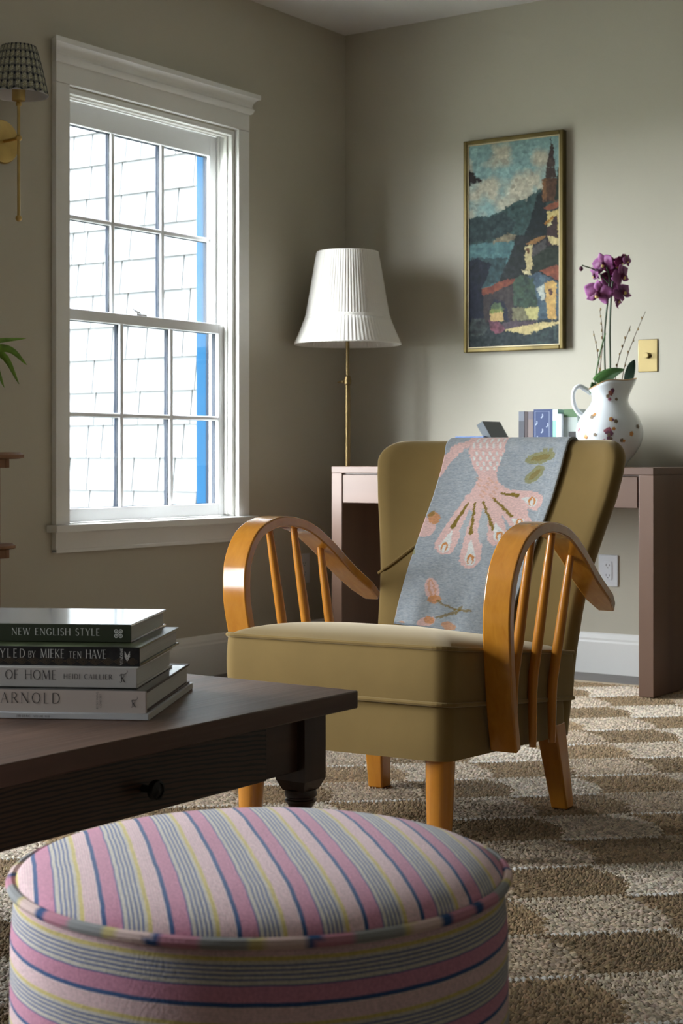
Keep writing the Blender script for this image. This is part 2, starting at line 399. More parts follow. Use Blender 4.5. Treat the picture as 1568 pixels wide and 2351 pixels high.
# ------------------------------------------------------------------ woven rug
RX0, RX1, RY0, RY1 = .75, 4.35, -5.5, -.31
rug = tag(ob('woven_rug', MB().box(RX0, RX1, RY0, RY1, .0005, .006), mat('rug_backing', (.10,.068,.04), .9, var=(60,.3), bump=(250,.6,.003)), sharp=None),
          'natural seagrass rug woven in brown and pale checks', 'rug')
CT = .2157; TH = math.radians(43)
pd = np.array([math.cos(TH), math.sin(TH)]); qd = np.array([-math.sin(TH), math.cos(TH)])
P0, Q0 = -.030, -3.793
M_sea = mat('seagrass', rough=.55, spec=.4, attr=True)
def bulge(q): return .026*np.cos(PI*q/CT) - .05*q - .012
def tile_data(kind, var):
    """stitches of one tile in its own (p,q) frame, centre at 0: arrays of position, direction, colour"""
    rs = np.random.RandomState(11+kind*10+var)
    pos = []; ang = []; 
    rows = np.arange(.006, CT*1.55, .0128)
    cx, cy = (-CT/2, CT/2) if kind else (CT/2, CT/2)     # braids curve round a corner
    for k, r in enumerate(rows):
        n = int(r*PI/2/.0092)+1
        a = (np.arange(n)+.5*(k % 2)+rs.uniform(-.15,.15,n))/n*PI/2
        if kind: ca, sa = np.cos(a), -np.sin(a)
        else: ca, sa = -np.cos(a), -np.sin(a)
        for side in (-1, 1):
            rr = r+side*.0032+rs.uniform(-.0012,.0012,n)
            pos.append(np.stack([cx+ca*rr, cy+sa*rr], 1))
            tang = np.arctan2(ca, -sa) if kind else np.arctan2(-ca, sa)
            ang.append(tang + side*.5 + rs.uniform(-.14,.14,n))
    pos = np.concatenate(pos); ang = np.concatenate(ang)
    b = bulge(pos[:,1])+rs.uniform(-.007,.007,len(pos))
    keep = (np.abs(pos[:,1]) < CT/2-.002) & (pos[:,0] > -CT/2+b) & (pos[:,0] < CT/2+b)
    # the tile may bulge past its square: extra stitches there
    pos, ang = pos[keep], ang[keep]
    ex = []; 
    for q in np.arange(-CT/2+.004, CT/2, .0095):
        bq = float(bulge(np.array(q)))
        p = CT/2
        while p < CT/2+bq: ex.append((p+.004+rs.uniform(-.004,.004), q+rs.uniform(-.004,.004))); p += .0095
        p = -CT/2
        while p > -CT/2+bq: ex.append((p-.004+rs.uniform(-.004,.004), q+rs.uniform(-.004,.004))); p -= .0095
    if ex:
        ex = np.array(ex); pos = np.concatenate([pos, ex]); ang = np.concatenate([ang, rs.uniform(-1.2,1.2,len(ex))+ (.9 if kind else 2.2)])
    n = len(pos)
    if kind: base = np.array([.275,.19,.108])*(1.,1.25,.9)[var]
    else: base = np.array([[.56,.47,.37],[.41,.31,.215],[.48,.385,.285]][var])
    col = base*(1+rs.uniform(-.42,.42,(n,1)))*(1+rs.uniform(-.05,.05,(n,3)))
    L = rs.uniform(.0135,.021,n); hz = rs.uniform(.0030,.0075,n)
    # seam rows along the straight edges
    for q in (-CT/2, ):
        m = int(CT/.0105); p = (np.arange(m)+.5)/m*CT-CT/2+float(bulge(np.array(q)))
        for side in (-1, 1):
            pos = np.concatenate([pos, np.stack([p, np.full(m, q+side*.004)], 1)])
            ang = np.concatenate([ang, np.full(m, -side*.75)+rs.uniform(-.15,.15,m)])
            sc_ = np.array([.66,.62,.57]) if not kind else np.array([.46,.39,.30])
            col = np.concatenate([col, sc_*(1+rs.uniform(-.15,.15,(m,1)))]); L = np.concatenate([L, np.full(m,.016)]); hz = np.concatenate([hz, np.full(m,.0062)])
    return pos, ang, col, L, hz
def tile_mesh(name, D, keep=None):
    pos, ang, col, L, hz = D
    if keep is not None: pos, ang, col, L, hz = pos[keep], ang[keep], col[keep], L[keep], hz[keep]
    n = len(pos)
    if n == 0: return None
    loc = np.array([[-.5,0,0],[0,-.30,0],[0,.30,0],[.05,0,1],[.5,0,.35]])
    V = np.zeros((n,5,3)); ca, sa = np.cos(ang)[:,None], np.sin(ang)[:,None]
    lx = loc[None,:,0]*L[:,None]; ly = loc[None,:,1]*L[:,None]*.78
    V[:,:,0] = pos[:,0:1]+lx*ca-ly*sa; V[:,:,1] = pos[:,1:2]+lx*sa+ly*ca; V[:,:,2] = .0055+loc[None,:,2]*hz[:,None]
    tri = np.array([[0,1,3],[1,4,3],[4,2,3],[2,0,3]])
    Fc = (tri[None]+np.arange(n)[:,None,None]*5).reshape(-1,3)
    me = bpy.data.meshes.new(name); me.vertices.add(n*5); me.vertices.foreach_set('co', V.ravel())
    me.loops.add(len(Fc)*3); me.loops.foreach_set('vertex_index', Fc.ravel().astype(np.int32))
    me.polygons.add(len(Fc)); me.polygons.foreach_set('loop_start', np.arange(0, len(Fc)*3, 3, dtype=np.int32)); me.polygons.foreach_set('loop_total', np.full(len(Fc), 3, dtype=np.int32))
    me.update(calc_edges=True); me.polygons.foreach_set('use_smooth', [True]*len(Fc))
    ca_ = me.color_attributes.new('Col', 'FLOAT_COLOR', 'POINT')
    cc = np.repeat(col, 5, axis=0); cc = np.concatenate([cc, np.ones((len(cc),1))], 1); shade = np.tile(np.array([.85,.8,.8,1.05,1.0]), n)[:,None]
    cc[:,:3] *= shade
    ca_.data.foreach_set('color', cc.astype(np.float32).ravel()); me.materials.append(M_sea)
    return me
TD = {(k, v): tile_data(k, v) for k in (0,1) for v in range(3)}
TM = {kv: tile_mesh('woven_tile', d) for kv, d in TD.items()}
Cc = np.array([3.812,-5.51]); Fw = np.array([-math.sin(YAW), math.cos(YAW)]); Rw = np.array([math.cos(YAW), math.sin(YAW)])
rest = []
for i in range(-14, 18):
    for j in range(-16, 22):
        c = pd*(P0+(i+.5)*CT)+qd*(Q0+(j+.5)*CT)
        if not (RX0-.2 < c[0] < RX1+.2 and RY0-.2 < c[1] < RY1+.2): continue
        kind = (i+j) % 2      # 1 = brown
        dd = (c-Cc)@Fw; ll = (c-Cc)@Rw
        kv = (kind, (i*7+j*3) % 3)
        if dd < 1.35 or abs(ll) > dd*.2097+.42: continue          # outside any nearby view
        pos = TD[kv][0]; wpos = c[None]+pos[:,0:1]*pd[None]+pos[:,1:2]*qd[None]
        ins = (wpos[:,0] > RX0+.006) & (wpos[:,0] < RX1-.006) & (wpos[:,1] > RY0+.006) & (wpos[:,1] < RY1-.006)
        me = TM[kv] if ins.all() else tile_mesh('woven_tile', TD[kv], ins)
        if me is None: continue
        o = bpy.data.objects.new('woven_tile', me); COL.objects.link(o); o.parent = rug
        o.location = (c[0], c[1], .0); o.rotation_euler = (0,0,TH)
# bound edge of the rug
mb = MB(); mb.tube([(RX0, RY1, .007), (RX1, RY1, .007)], .007, 8)
ob('edge_binding', mb, mat('rug_binding', (.36,.29,.20), .85, bump=(300,.8,.003)), rug)

# ------------------------------------------------------------------ armchair
CH = empty('armchair', (1.922, -2.829, 0), math.radians(4.8))
tag(CH, 'olive velvet wing armchair with bent honey wood arms and spindles', 'armchair')
def rrect(x0, x1, y0, y1, r, n=6):
    pts = []
    for (cx, cy, a0) in ((x1-r, y0+r, -PI/2), (x1-r, y1-r, 0), (x0+r, y1-r, PI/2), (x0+r, y0+r, PI)):
        for k in range(n+1):
            a = a0+PI/2*k/n; pts.append((cx+r*math.cos(a), cy+r*math.sin(a)))
    return pts
def dense(pts, step):
    out = []; n = len(pts)
    for i in range(n):
        a, b = np.array(pts[i]), np.array(pts[(i+1)%n]); L = np.linalg.norm(b-a); m = max(1, int(L/step))
        for k in range(m): out.append(tuple(a+(b-a)*k/m))
    return out
zt = lambda y: .430-.115*y
zb = lambda y: .318-.105*y
z0f = lambda y: .208-.058*y
ZR = .009      # everything rests on the rug's weave
def cushion(outline, zbot, ztop, dome, bulge_, cyx=(0,.33)):
    mb = MB(); n = len(outline); rings = []
    lv = 7
    for k in range(lv+1):
        t = k/lv; s = 1+bulge_*math.sin(PI*t)
        rings.append([(cyx[0]+(x-cyx[0])*s, cyx[1]+(y-cyx[1])*s, zbot(y)*(1-t)+ztop(y)*t) for x, y in outline])
    for k in range(1, 15):
        s = 1-k/15
        rings.append([(cyx[0]+(x-cyx[0])*s, cyx[1]+(y-cyx[1])*s, ztop(cyx[1]+(y-cyx[1])*s)+dome*(1-s**2.6)**.8*(1.15-.5*(cyx[1]+(y-cyx[1])*s)/.66)) for x, y in outline])
    vs = [p for r in rings for p in r]; fs = []
    for k in range(len(rings)-1):
        for i in range(n): fs.append((k*n+i, k*n+(i+1)%n, (k+1)*n+(i+1)%n, (k+1)*n+i))
    vs.append((cyx[0], cyx[1], ztop(cyx[1])+dome*.9)); c = len(vs)-1; k = len(rings)-1
    for i in range(n): fs.append((k*n+i, k*n+(i+1)%n, c))
    fs.append(tuple(range(n-1,-1,-1)))
    return mb.add(vs, fs)
out_c = dense(rrect(-.264, .264, 0, .665, .035), .03)
seat = ob('seat_cushion', cushion(out_c, zb, zt, .042, .010), M_velvet, CH, sharp=60)
ob('piping', MB().tube([(x*1.004, .33+(y-.33)*1.004, zt(y)) for x, y in out_c], .0048, 8, closed=True), M_velvet, seat, sharp=None)
ob('piping', MB().tube([(x*1.004, .33+(y-.33)*1.004, zb(y)+.002) for x, y in out_c], .0048, 8, closed=True), M_velvet, seat, sharp=None)
out_b = dense(rrect(-.258, .258, .006, .62, .032), .03)
ob('seat_base', cushion(out_b, z0f, lambda y: zb(y)-.004, 0, .006), M_velvet, CH, sharp=60)

ZL = [.165,.36,.45,.53,.62,.70,.77,.82,.845]
HW = [.252,.256,.262,.272,.292,.312,.324,.329,.330]
RF = [.592,.640,.662,.684,.712,.737,.755,.765,.768]     # front of the wing rim
WG = [.000,.002,.010,.026,.052,.074,.086,.090,.090]     # how far the wings come forward
def ip(tab, z): return float(np.interp(z, ZL, tab))
ZTOP = .842
def hwz(z):
    h = ip(HW, z); r = .06
    if z > ZTOP-r: h -= r-math.sqrt(max(0, r*r-(z-(ZTOP-r))**2))
    return h
def yF(x, z):
    s = min(1, abs(x)/ip(HW, z)); return ip(RF, z)+ip(WG, z)*(1-s**2.4)
def thick(x, z):
    s = min(1, abs(x)/ip(HW, z)); return .095-.030*s
def back_mesh():
    mb = MB(); nf = 26; nr = 5; zs = list(np.linspace(.168, ZTOP-.05, 22))+[ZTOP-.05+.05*math.sin(PI/2*k/8) for k in range(1, 9)]
    loops = []
    for z in zs:
        h = hwz(z); q = 1.
        if z > ZTOP-.035: q = math.sqrt(max(.02, 1-((z-(ZTOP-.035))/.0352)**2))
        loop = []; rim = .03
        xs = np.linspace(-h+rim*.6, h-rim*.6, nf)
        def fr(x): y = yF(x, z); t = thick(x, z); m_ = y+t/2; return m_-t/2*q, m_+t/2*q
        for x in xs: loop.append((x, fr(x)[0], z))
        a, b = fr(h-rim*.6); mid = (a+b)/2; hh = (b-a)/2
        for k in range(1, nr+1):
            t = -PI/2+PI*k/(nr+1); loop.append((h-rim*.6+rim*.6*math.cos(t), mid+hh*math.sin(t), z))
        for x in xs[::-1]: loop.append((x, fr(x)[1], z))
        for k in range(1, nr+1):
            t = PI/2+PI*k/(nr+1); loop.append((-h+rim*.6+rim*.6*math.cos(t), mid+hh*math.sin(t), z))
        loops.append(loop)
    n = len(loops[0]); vs = [p for l in loops for p in l]; fs = []
    for k in range(len(loops)-1):
        for i in range(n): fs.append((k*n+i, k*n+(i+1)%n, (k+1)*n+(i+1)%n, (k+1)*n+i))
    K = (len(loops)-1)*n
    for i in range(nf-1): fs.append((K+i, K+i+1, K+2*nf+nr-2-i, K+2*nf+nr-1-i))
    fs.append(tuple([K+nf-1+i for i in range(nr+2)])); fs.append(tuple([K+2*nf+nr-1+i for i in range(nr+1)]+[K]))
    fs.append(tuple(range(n-1,-1,-1)))
    return mb.add(vs, fs)
back = ob('backrest', back_mesh(), M_velvet, CH, sharp=75)
for s in (-1, 1):
    pts = []
    for k in range(13):
        t = k/12; x = s*(.268-.10*t); z = .515+.085*t**1.2; pts.append((x, yF(x, z)-.001+.012*max(0,(1-t*6)), z))
    ob('seam_piping', MB().tube(pts, .0042, 8), M_velvet, back, sharp=None)

def catmull(pts, n):
    pts = [np.array(p, float) for p in pts]; P = [2*pts[0]-pts[1]]+pts+[2*pts[-1]-pts[-2]]; out = []
    for i in range(1, len(P)-2):
        for k in range(n):
            t = k/n; a, b, c, d = P[i-1], P[i], P[i+1], P[i+2]
            out.append(.5*((2*b)+(-a+c)*t+(2*a-5*b+4*c-d)*t*t+(-a+3*b-3*c+d)*t**3))
    out.append(P[-2]); return out
AP = catmull([(.205,.205),(.172,.30),(.140,.42),(.128,.50),(.142,.575),(.195,.632),(.29,.655),(.40,.640),(.50,.592),(.60,.528),(.735,.455)], 8)
def arm_x(z): return .292+.030*(z-.2)/.45
def make_arm(s):
    mb = MB(); n = len(AP); vs = []
    for i, p in enumerate(AP):
        a = AP[max(0, i-1)]; b = AP[min(n-1, i+1)]; t = (b-a)/np.linalg.norm(b-a); nn = np.array([-t[1], t[0]])
        th = .0115; wd = .030
        if i > n-4: wd *= 1-.12*(i-(n-4))
        for (wx, nt_) in ((-wd, -th), (wd, -th), (wd, th), (-wd, th)):
            q = p+nn*nt_; vs.append((s*(arm_x(p[1])+wx), q[0], q[1]))
    fs = []
    for i in range(n-1):
        for k in range(4): fs.append((i*4+k, i*4+(k+1)%4, (i+1)*4+(k+1)%4, (i+1)*4+k))
    fs += [(0,1,2,3), tuple((n-1)*4+k for k in (3,2,1,0))]
    a = ob('arm', mb.add(vs, fs), M_arm, CH, sharp=40, bevel=.0035, seg=3)
    for (yb, yt) in ((.285,.272),(.385,.378),(.490,.492)):
        ztp = float(np.interp(yt, [p[0] for p in AP[36:]], [p[1] for p in AP[36:]]))-.008
        zbt = z0f(yb)-.004; pts = []; rad = []
        for k in range(13):
            t = k/12; z = zbt+(ztp-zbt)*t; pts.append((s*(.2745+(arm_x(ztp)-.2745)*max(0, (t-.3)/.7)), yb+(yt-yb)*t, z)); rad.append(.0078+.0036*math.sin(PI*min(1, max(0, t*1.02)))**.8)
        ob('spindle', MB().tube(pts, rad, 12), M_leg, a, sharp=50)
    return a
make_arm(-1); make_arm(1)
for s in (-1, 1):
    mb = MB(); n = 20; vs = []; fs = []
    for (z, r, dy) in ((z0f(.05)+.03, .029, 0), (.10+ZR, .0255, -.003), (ZR, .021, -.006)):
        for k in range(n):
            a = 2*PI*k/n; cx, cy = math.cos(a), math.sin(a); e_ = (abs(cx)**3+abs(cy)**3)**(-1/3)
            vs.append((s*.222+r*cx*e_*.97, .050+dy+r*cy*e_*.97, z))
    for j in range(2):
        for k in range(n): fs.append((j*n+k, j*n+(k+1)%n, (j+1)*n+(k+1)%n, (j+1)*n+k))
    fs += [tuple(range(n)), tuple(range(3*n-1, 2*n-1, -1))]
    ob('leg', mb.add(vs, fs), M_leg, CH, sharp=50)
    vs = []
    for (z, r, cx, cy) in ((.205, .026, s*.222+.012, .575), (ZR, .0195, s*.236+.016, .607)):
        for (a, b) in ((-1,-1),(1,-1),(1,1),(-1,1)): vs.append((cx+a*r, cy+b*r*1.1, z))
    ob('leg', MB().add(vs, [(0,1,2,3),(7,6,5,4)]+[(k, 4+k, 4+(k+1)%4, (k+1)%4) for k in range(4)]), M_leg, CH, sharp=40, bevel=.004)

# ------------------------------------------------------------------ 2-D picture helpers (prints and woven patterns as colour on a fine mesh)
def inpoly(X, Y, P):
    r = np.zeros(X.shape, bool); n = len(P)
    for i in range(n):
        (xa, ya), (xb, yb) = P[i], P[(i+1)%n]
        if ya == yb: continue
        c = ((ya > Y) != (yb > Y)) & (X < (xb-xa)*(Y-ya)/(yb-ya)+xa); r ^= c
    return r
def seg(X, Y, a, b, ra, rb=None):
    rb = ra if rb is None else rb
    dx, dy = b[0]-a[0], b[1]-a[1]; t = np.clip(((X-a[0])*dx+(Y-a[1])*dy)/(dx*dx+dy*dy+1e-9), 0, 1)
    return np.hypot(X-a[0]-t*dx, Y-a[1]-t*dy) < ra+(rb-ra)*t
def ell(X, Y, c, rx, ry, rot=0):
    cs, sn = math.cos(rot), math.sin(rot); dx, dy = X-c[0], Y-c[1]
    return ((dx*cs+dy*sn)/rx)**2+((-dx*sn+dy*cs)/ry)**2 < 1
def lownoise(nv, nu, cells, seed):
    rs = np.random.RandomState(seed); g = rs.rand(cells[1]+2, cells[0]+2)
    y = np.linspace(0, cells[1], nv); x = np.linspace(0, cells[0], nu)
    yi = y.astype(int); xi = x.astype(int); fy = (y-yi)[:,None]; fx = (x-xi)[None]
    fy = fy*fy*(3-2*fy); fx = fx*fx*(3-2*fx)
    a = g[yi][:,xi]; b = g[yi][:,xi+1]; c = g[yi+1][:,xi]; d = g[yi+1][:,xi+1]
    return (a*(1-fx)+b*fx)*(1-fy)+(c*(1-fx)+d*fx)*fy

# ------------------------------------------------------------------ throw over the chair back
NU, NVf, NVt, NVb = 150, 230, 20, 60
u = np.linspace(0, 1, NU)
def throw_pt(uu, j):
    off = .007
    if j < NVf:                                   # front, from hem upward
        t = j/(NVf-1); z = .398+(ZTOP-.028-.398)*t-(.026*uu*(1-t))
        xl = -.200+(.045)*t; xr = .094+(.077)*t; x = xl+(xr-xl)*uu
        y = yF(x, z)-off-.002*math.sin(uu*9+t*5)*(.3+t)-(.004 if uu > .93 else 0)
        return (x, y, z)
    xl, xr = -.155, .171; x = xl+(xr-xl)*uu
    if j < NVf+NVt:
        a = PI*(j-NVf+1)/(NVt+1); z0 = ZTOP-.028; y0 = yF(x, z0)-off; t = thick(x, z0)+2*off
        return (x, y0+t/2-t/2*math.cos(a), z0+.033*math.sin(a))
    k = (j-NVf-NVt+1)/NVb; z = ZTOP-.028-.34*k
    return (x, yF(x, z)+thick(x, z)+off+.002*math.sin(uu*7), z)
NVT = NVf+NVt+NVb
ii, jj = np.meshgrid(np.arange(NU), np.arange(NVT))
U_ = ii/(NU-1.)
# picture space: pixels of a 700x1160 swatch; py runs down from the top of the chair back
ty = np.where(jj < NVf, 1-jj/(NVf-1.), -(jj-NVf)/110.)
PX = (360-275*ty)+(700-25*ty)*U_; PY = 110+ty*1075+70*U_*np.clip(ty,0,1)
nz = lownoise(NVT, NU, (50, 120), 5)-.5
PXn = PX+nz*10; PYn = PY+(lownoise(NVT, NU, (60,100), 8)-.5)*10
grey = np.array(S(176,180,182)); g2 = np.array(S(146,154,162)); pink = np.array(S(222,186,178)); wht = np.array(S(222,220,214)); orange = np.array(S(206,140,84)); olive = np.array(S(134,112,52)); sage = np.array(S(150,148,112))
colr = np.empty((NVT, NU, 3)); colr[:] = grey
ln = (lownoise(NVT, NU, (40, 260), 3))[..., None]; colr = grey*(1-ln*.8)+g2*ln*.8
def put(m, c, a=1.): colr[m] = colr[m]*(1-a)+c*a
put(inpoly(PXn, PYn, [(300,270),(345,140),(420,85),(500,60),(490,100),(440,120),(380,190),(325,280)]), pink)
put(inpoly(PXn, PYn, [(480,-200),(720,-200),(705,90),(675,160),(650,240),(660,310),(720,350),(890,365),(900,480),(840,470),(860,580),(770,560),(690,500),(640,470),(560,460),(500,450),(470,430),(520,330),(545,270),(515,210),(492,110)]), pink)
for (a, b, r0, r1) in [((500,420),(375,700),38,62),((555,440),(530,775),36,64),((620,440),(680,640),36,60),((660,420),(810,560),34,60),((690,380),(880,420),30,50)]: put(seg(PXn, PYn, a, b, r0, r1), pink)
put(inpoly(PXn, PYn, [(575,470),(560,600),(585,700),(620,620),(610,520)]), grey); put(inpoly(PXn, PYn, [(500,480),(450,610),(470,700),(490,620),(520,500)]), grey)
for (a, b) in [((490,440),(405,595)),((530,440),(520,625)),((575,430),(650,600)),((635,410),(745,515)),((680,375),(775,390))]: put(seg(PXn, PYn, a, b, 6, 11), olive)
for (c, tip) in [((372,715),(405,620)),((535,785),(525,670)),((690,640),(660,560)),((800,560),(755,535)),((860,425),(800,408))]:
    put(seg(PXn, PYn, c, tip, 34, 5), wht)
    put(ell(PXn, PYn, c, 22, 28), orange); put(ell(PXn, PYn, (c[0], c[1]+8), 10, 26), wht)
for r in range(-4, 6):
    for c in range(6):
        x = 520+c*38+(r%2)*18; y = 85+r*32
        put(seg(PX, PY, (x, y), (x+2, y+14), 7) & inpoly(PX, PY, [(490,-200),(710,-200),(690,140),(640,240),(550,240),(500,140)]), wht)
for k in range(26):
    x, y = 540+((k*37) % 120), 280+((k*53) % 130); put(ell(PX, PY, (x, y), 9, 7), orange, .35)
put(ell(PXn, PYn, (905,150), 95, 36, -.25), sage); put(ell(PXn, PYn, (870,255), 75, 34, -.75), sage); put(ell(PXn, PYn, (905,150), 60, 16, -.25), olive, .6); put(ell(PXn, PYn, (870,255), 50, 14, -.75), olive, .6)
put(ell(PXn, PYn, (250,595), 62, 58, -.5), pink); put(ell(PXn, PYn, (298,535), 34, 38, -.6), orange, .85); put(ell(PXn, PYn, (285,510), 14, 22, .5), olive, .7)
put(ell(PXn, PYn, (318,970), 42, 72, -.25), pink); put(ell(PXn, PYn, (318,970), 24, 60, -.25), orange, .6); put(ell(PXn, PYn, (335,1030), 44, 22, 0), orange, .8); put(ell(PXn, PYn, (318,965), 10, 42, -.25), pink)
for (a, b) in [((350,1040),(460,1085)),((460,1085),(560,1090)),((350,1140),(470,1100)),((470,1110),(500,1070))]: put(seg(PXn, PYn, a, b, 7), olive, .75)
put(ell(PXn, PYn, (285,1165), 58, 28, -.2), pink); put(ell(PXn, PYn, (305,1155), 30, 24, .3), orange, .8); put(ell(PXn, PYn, (425,1185), 48, 24, .2), orange, .7); put(ell(PXn, PYn, (130,1185), 34, 18), orange, .7); put(ell(PXn, PYn, (90,1085), 18, 60), orange, .5)
put(ell(PXn, PYn, (185,735), 22, 36), sage); put(ell(PXn, PYn, (720,1130), 40, 60, .4), sage, .7)
put(U_ > .985, grey*.8); put(jj < 3, g2*.8)
mb = MB(); mb.v = [throw_pt(i/(NU-1), j) for j in range(NVT) for i in range(NU)]
mb.f = [(j*NU+i, j*NU+i+1, (j+1)*NU+i+1, (j+1)*NU+i) for j in range(NVT-1) for i in range(NU-1)]
mb.c = [tuple(c) for c in colr.reshape(-1,3)]
th = ob('throw_blanket', mb, M_throw, sharp=None, solid=.006); th.data.polygons.foreach_set('use_smooth', [True]*len(th.data.polygons))
th.location = CH.location; th.rotation_euler = CH.rotation_euler
tag(th, 'folded grey throw with pink flower pattern hanging over the armchair back', 'blanket')

# ------------------------------------------------------------------ ottoman
OT = empty('ottoman', (2.873, -4.292, 0)); tag(OT, 'round drum ottoman in pink, blue and yellow striped fabric', 'ottoman')
def stripe_mat(name, top):
    m = bpy.data.materials.new(name); m.use_nodes = True; nt = m.node_tree; N = nt.nodes; Lk = nt.links; b = N['Principled BSDF']
    b.inputs['Roughness'].default_value = .95; b.inputs['Specular IOR Level'].default_value = .1; b.inputs['Sheen Weight'].default_value = .15
    tc = N.new('ShaderNodeTexCoord'); per = .0525
    dt = N.new('ShaderNodeVectorMath'); dt.operation = 'DOT_PRODUCT'; Lk.new(tc.outputs['Object'], dt.inputs[0])
    a = YAW+math.radians(12)
    dt.inputs[1].default_value = (math.cos(a)/per, math.sin(a)/per, 0) if top else (0,0,1/per)
    wob = N.new('ShaderNodeTexNoise'); wob.inputs['Scale'].default_value = 26; Lk.new(tc.outputs['Object'], wob.inputs['Vector'])
    ad = N.new('ShaderNodeMath'); ad.operation = 'MULTIPLY_ADD'; ad.inputs[1].default_value = .05 if top else .03; Lk.new(wob.outputs['Fac'], ad.inputs[0]); Lk.new(dt.outputs['Value'], ad.inputs[2])
    ph = N.new('ShaderNodeMath'); ph.operation = 'ADD'; Lk.new(ad.outputs[0], ph.inputs[0]); ph.inputs[1].default_value = (.012) if top else (.955-.41/per)
    fr = N.new('ShaderNodeMath'); fr.operation = 'FRACT'; Lk.new(ph.outputs[0], fr.inputs[0])
    rp = N.new('ShaderNodeValToRGB'); cr = rp.color_ramp; cr.interpolation = 'CONSTANT'
    blue = S(62,88,132); pinkc = S(196,136,158); base = S(198,190,178); line = S(84,98,144); yel = S(202,184,120); pale = S(222,196,194); pale2 = S(206,164,174)
    st = [(0, blue), (.07, pinkc), (.31, line), (.335, base)]
    for k in range(4): st += [(.398+k*.07, line), (.424+k*.07, base)]
    st += [(.69, yel), (.755, pale)]
    for k in range(5): st += [(.775+k*.043, pale2), (.79+k*.043, pale)]
    while len(cr.elements) > 1: cr.elements.remove(cr.elements[-1])
    cr.elements[0].position = 0; cr.elements[0].color = (*st[0][1], 1)
    for p, c in st[1:]:
        e_ = cr.elements.new(p); e_.color = (*c, 1)
    Lk.new(fr.outputs[0], rp.inputs[0])
    # cross threads break the fine lines up
    n2 = N.new('ShaderNodeTexNoise'); n2.inputs['Scale'].default_value = 420; n2.inputs['Detail'].default_value = 2; Lk.new(tc.outputs['Object'], n2.inputs['Vector'])
    mr = N.new('ShaderNodeMapRange'); mr.inputs['From Min'].default_value = .3; mr.inputs['From Max'].default_value = .7; mr.inputs['To Min'].default_value = .82; mr.inputs['To Max'].default_value = 1.15; Lk.new(n2.outputs['Fac'], mr.inputs[0])
    vm = N.new('ShaderNodeVectorMath'); vm.operation = 'SCALE'; Lk.new(rp.outputs[0], vm.inputs[0]); Lk.new(mr.outputs[0], vm.inputs['Scale'])
    Lk.new(vm.outputs[0], b.inputs['Base Color'])
    bn = N.new('ShaderNodeBump'); bn.inputs['Strength'].default_value = .5; bn.inputs['Distance'].default_value = .0012; Lk.new(n2.outputs['Fac'], bn.inputs['Height']); Lk.new(bn.outputs[0], b.inputs['Normal'])
    return m
R_ = .230; zs_ = .410
ob('side_cover', MB().lathe([(R_-.012,.012),(R_-.004,.03),(R_+.001,.12),(R_+.003,.25),(R_+.002,.36),(R_-.001,.398),(R_-.004,zs_)], 96), stripe_mat('striped_fabric_side', False), OT, sharp=60)
prof = [(R_-.002, zs_-.004)]+[((R_-.002)*math.cos(t*PI/2)**.66, zs_+.029*math.sin(t*PI/2)**.95) for t in np.linspace(.04, .995, 26)]+[(0, zs_+.029)]
ob('top_cushion', MB().lathe(prof, 96), stripe_mat('striped_fabric_top', True), OT, sharp=60)
mb = MB(); n = 220; pts = [((R_+.001)*math.cos(2*PI*k/n), (R_+.001)*math.sin(2*PI*k/n), zs_) for k in range(n)]
mb.tube(pts, .0052, 8, closed=True)
seqc = [(S(62,88,132),1),(S(190,134,150),3),(S(150,150,150),4),(S(196,180,128),1),(S(214,188,182),3)]
flat = [c for c, k in seqc for _ in range(k)]
mb.c = [flat[int(k/8*.62) % len(flat)] for k in range(n*8)]
ob('piping', mb, mat('piping_fabric', rough=.95, spec=.1, attr=True, bump=(300,.5,.001)), OT, sharp=None)
for a in range(4): ob('foot', MB().lathe([(.016,.0085),(.02,.012),(.02,.03)], 14, (.16*math.cos(PI/4+a*PI/2), .16*math.sin(PI/4+a*PI/2), 0)), M_oakv, OT)

# ------------------------------------------------------------------ coffee table
TX0, TX1, TY0, TY1, TZ = 1.20, 2.476, -4.39, -3.545, .46
TB = empty('coffee_table', ((TX0+TX1)/2, (TY0+TY1)/2, 0)); tag(TB, 'dark oak coffee table with turned legs and a small drawer', 'table')
hx, hy = (TX1-TX0)/2, (TY1-TY0)/2
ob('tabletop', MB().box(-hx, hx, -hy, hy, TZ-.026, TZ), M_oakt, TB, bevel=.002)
lw = .052; ox = .034
for sx in (-1, 1):
    for sy in (-1, 1):
        cx, cy = sx*(hx-ox-lw/2), sy*(hy-ox-lw/2)
        mb = MB().box(cx-lw/2, cx+lw/2, cy-lw/2, cy+lw/2, .335, TZ-.0265)
        # chamfer under the square block, then the turning
        q = lw/2; k = .72
        mb.add([(cx-q,cy-q,.335),(cx+q,cy-q,.335),(cx+q,cy+q,.335),(cx-q,cy+q,.335),(cx-q*k,cy-q*k,.319),(cx+q*k,cy-q*k,.319),(cx+q*k,cy+q*k,.319),(cx-q*k,cy+q*k,.319)], [(0,1,5,4),(1,2,6,5),(2,3,7,6),(3,0,4,7),(7,6,5,4),(0,3,2,1)])
        mb.lathe([(.011,ZR),(.016,ZR+.002),(.018,.03),(.013,.045),(.012,.06),(.017,.07),(.0185,.076),(.015,.083),(.017,.12),(.021,.18),(.024,.215),(.0255,.235),(.023,.252),(.0185,.262),(.0155,.272),(.0145,.282),(.016,.292),(.020,.299),(.0228,.302),(.0232,.305),(.0205,.3065),(.0205,.308),(.0232,.310),(.0236,.314),(.0225,.3195),(.018,.321)], 28, (cx, cy, 0))
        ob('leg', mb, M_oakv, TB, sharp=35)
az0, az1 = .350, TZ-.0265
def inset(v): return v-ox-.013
ob('apron', MB().box(inset(hx)-.02, inset(hx), -hy+ox+lw, hy-ox-lw, az0, az1), M_oak, TB, bevel=.001)
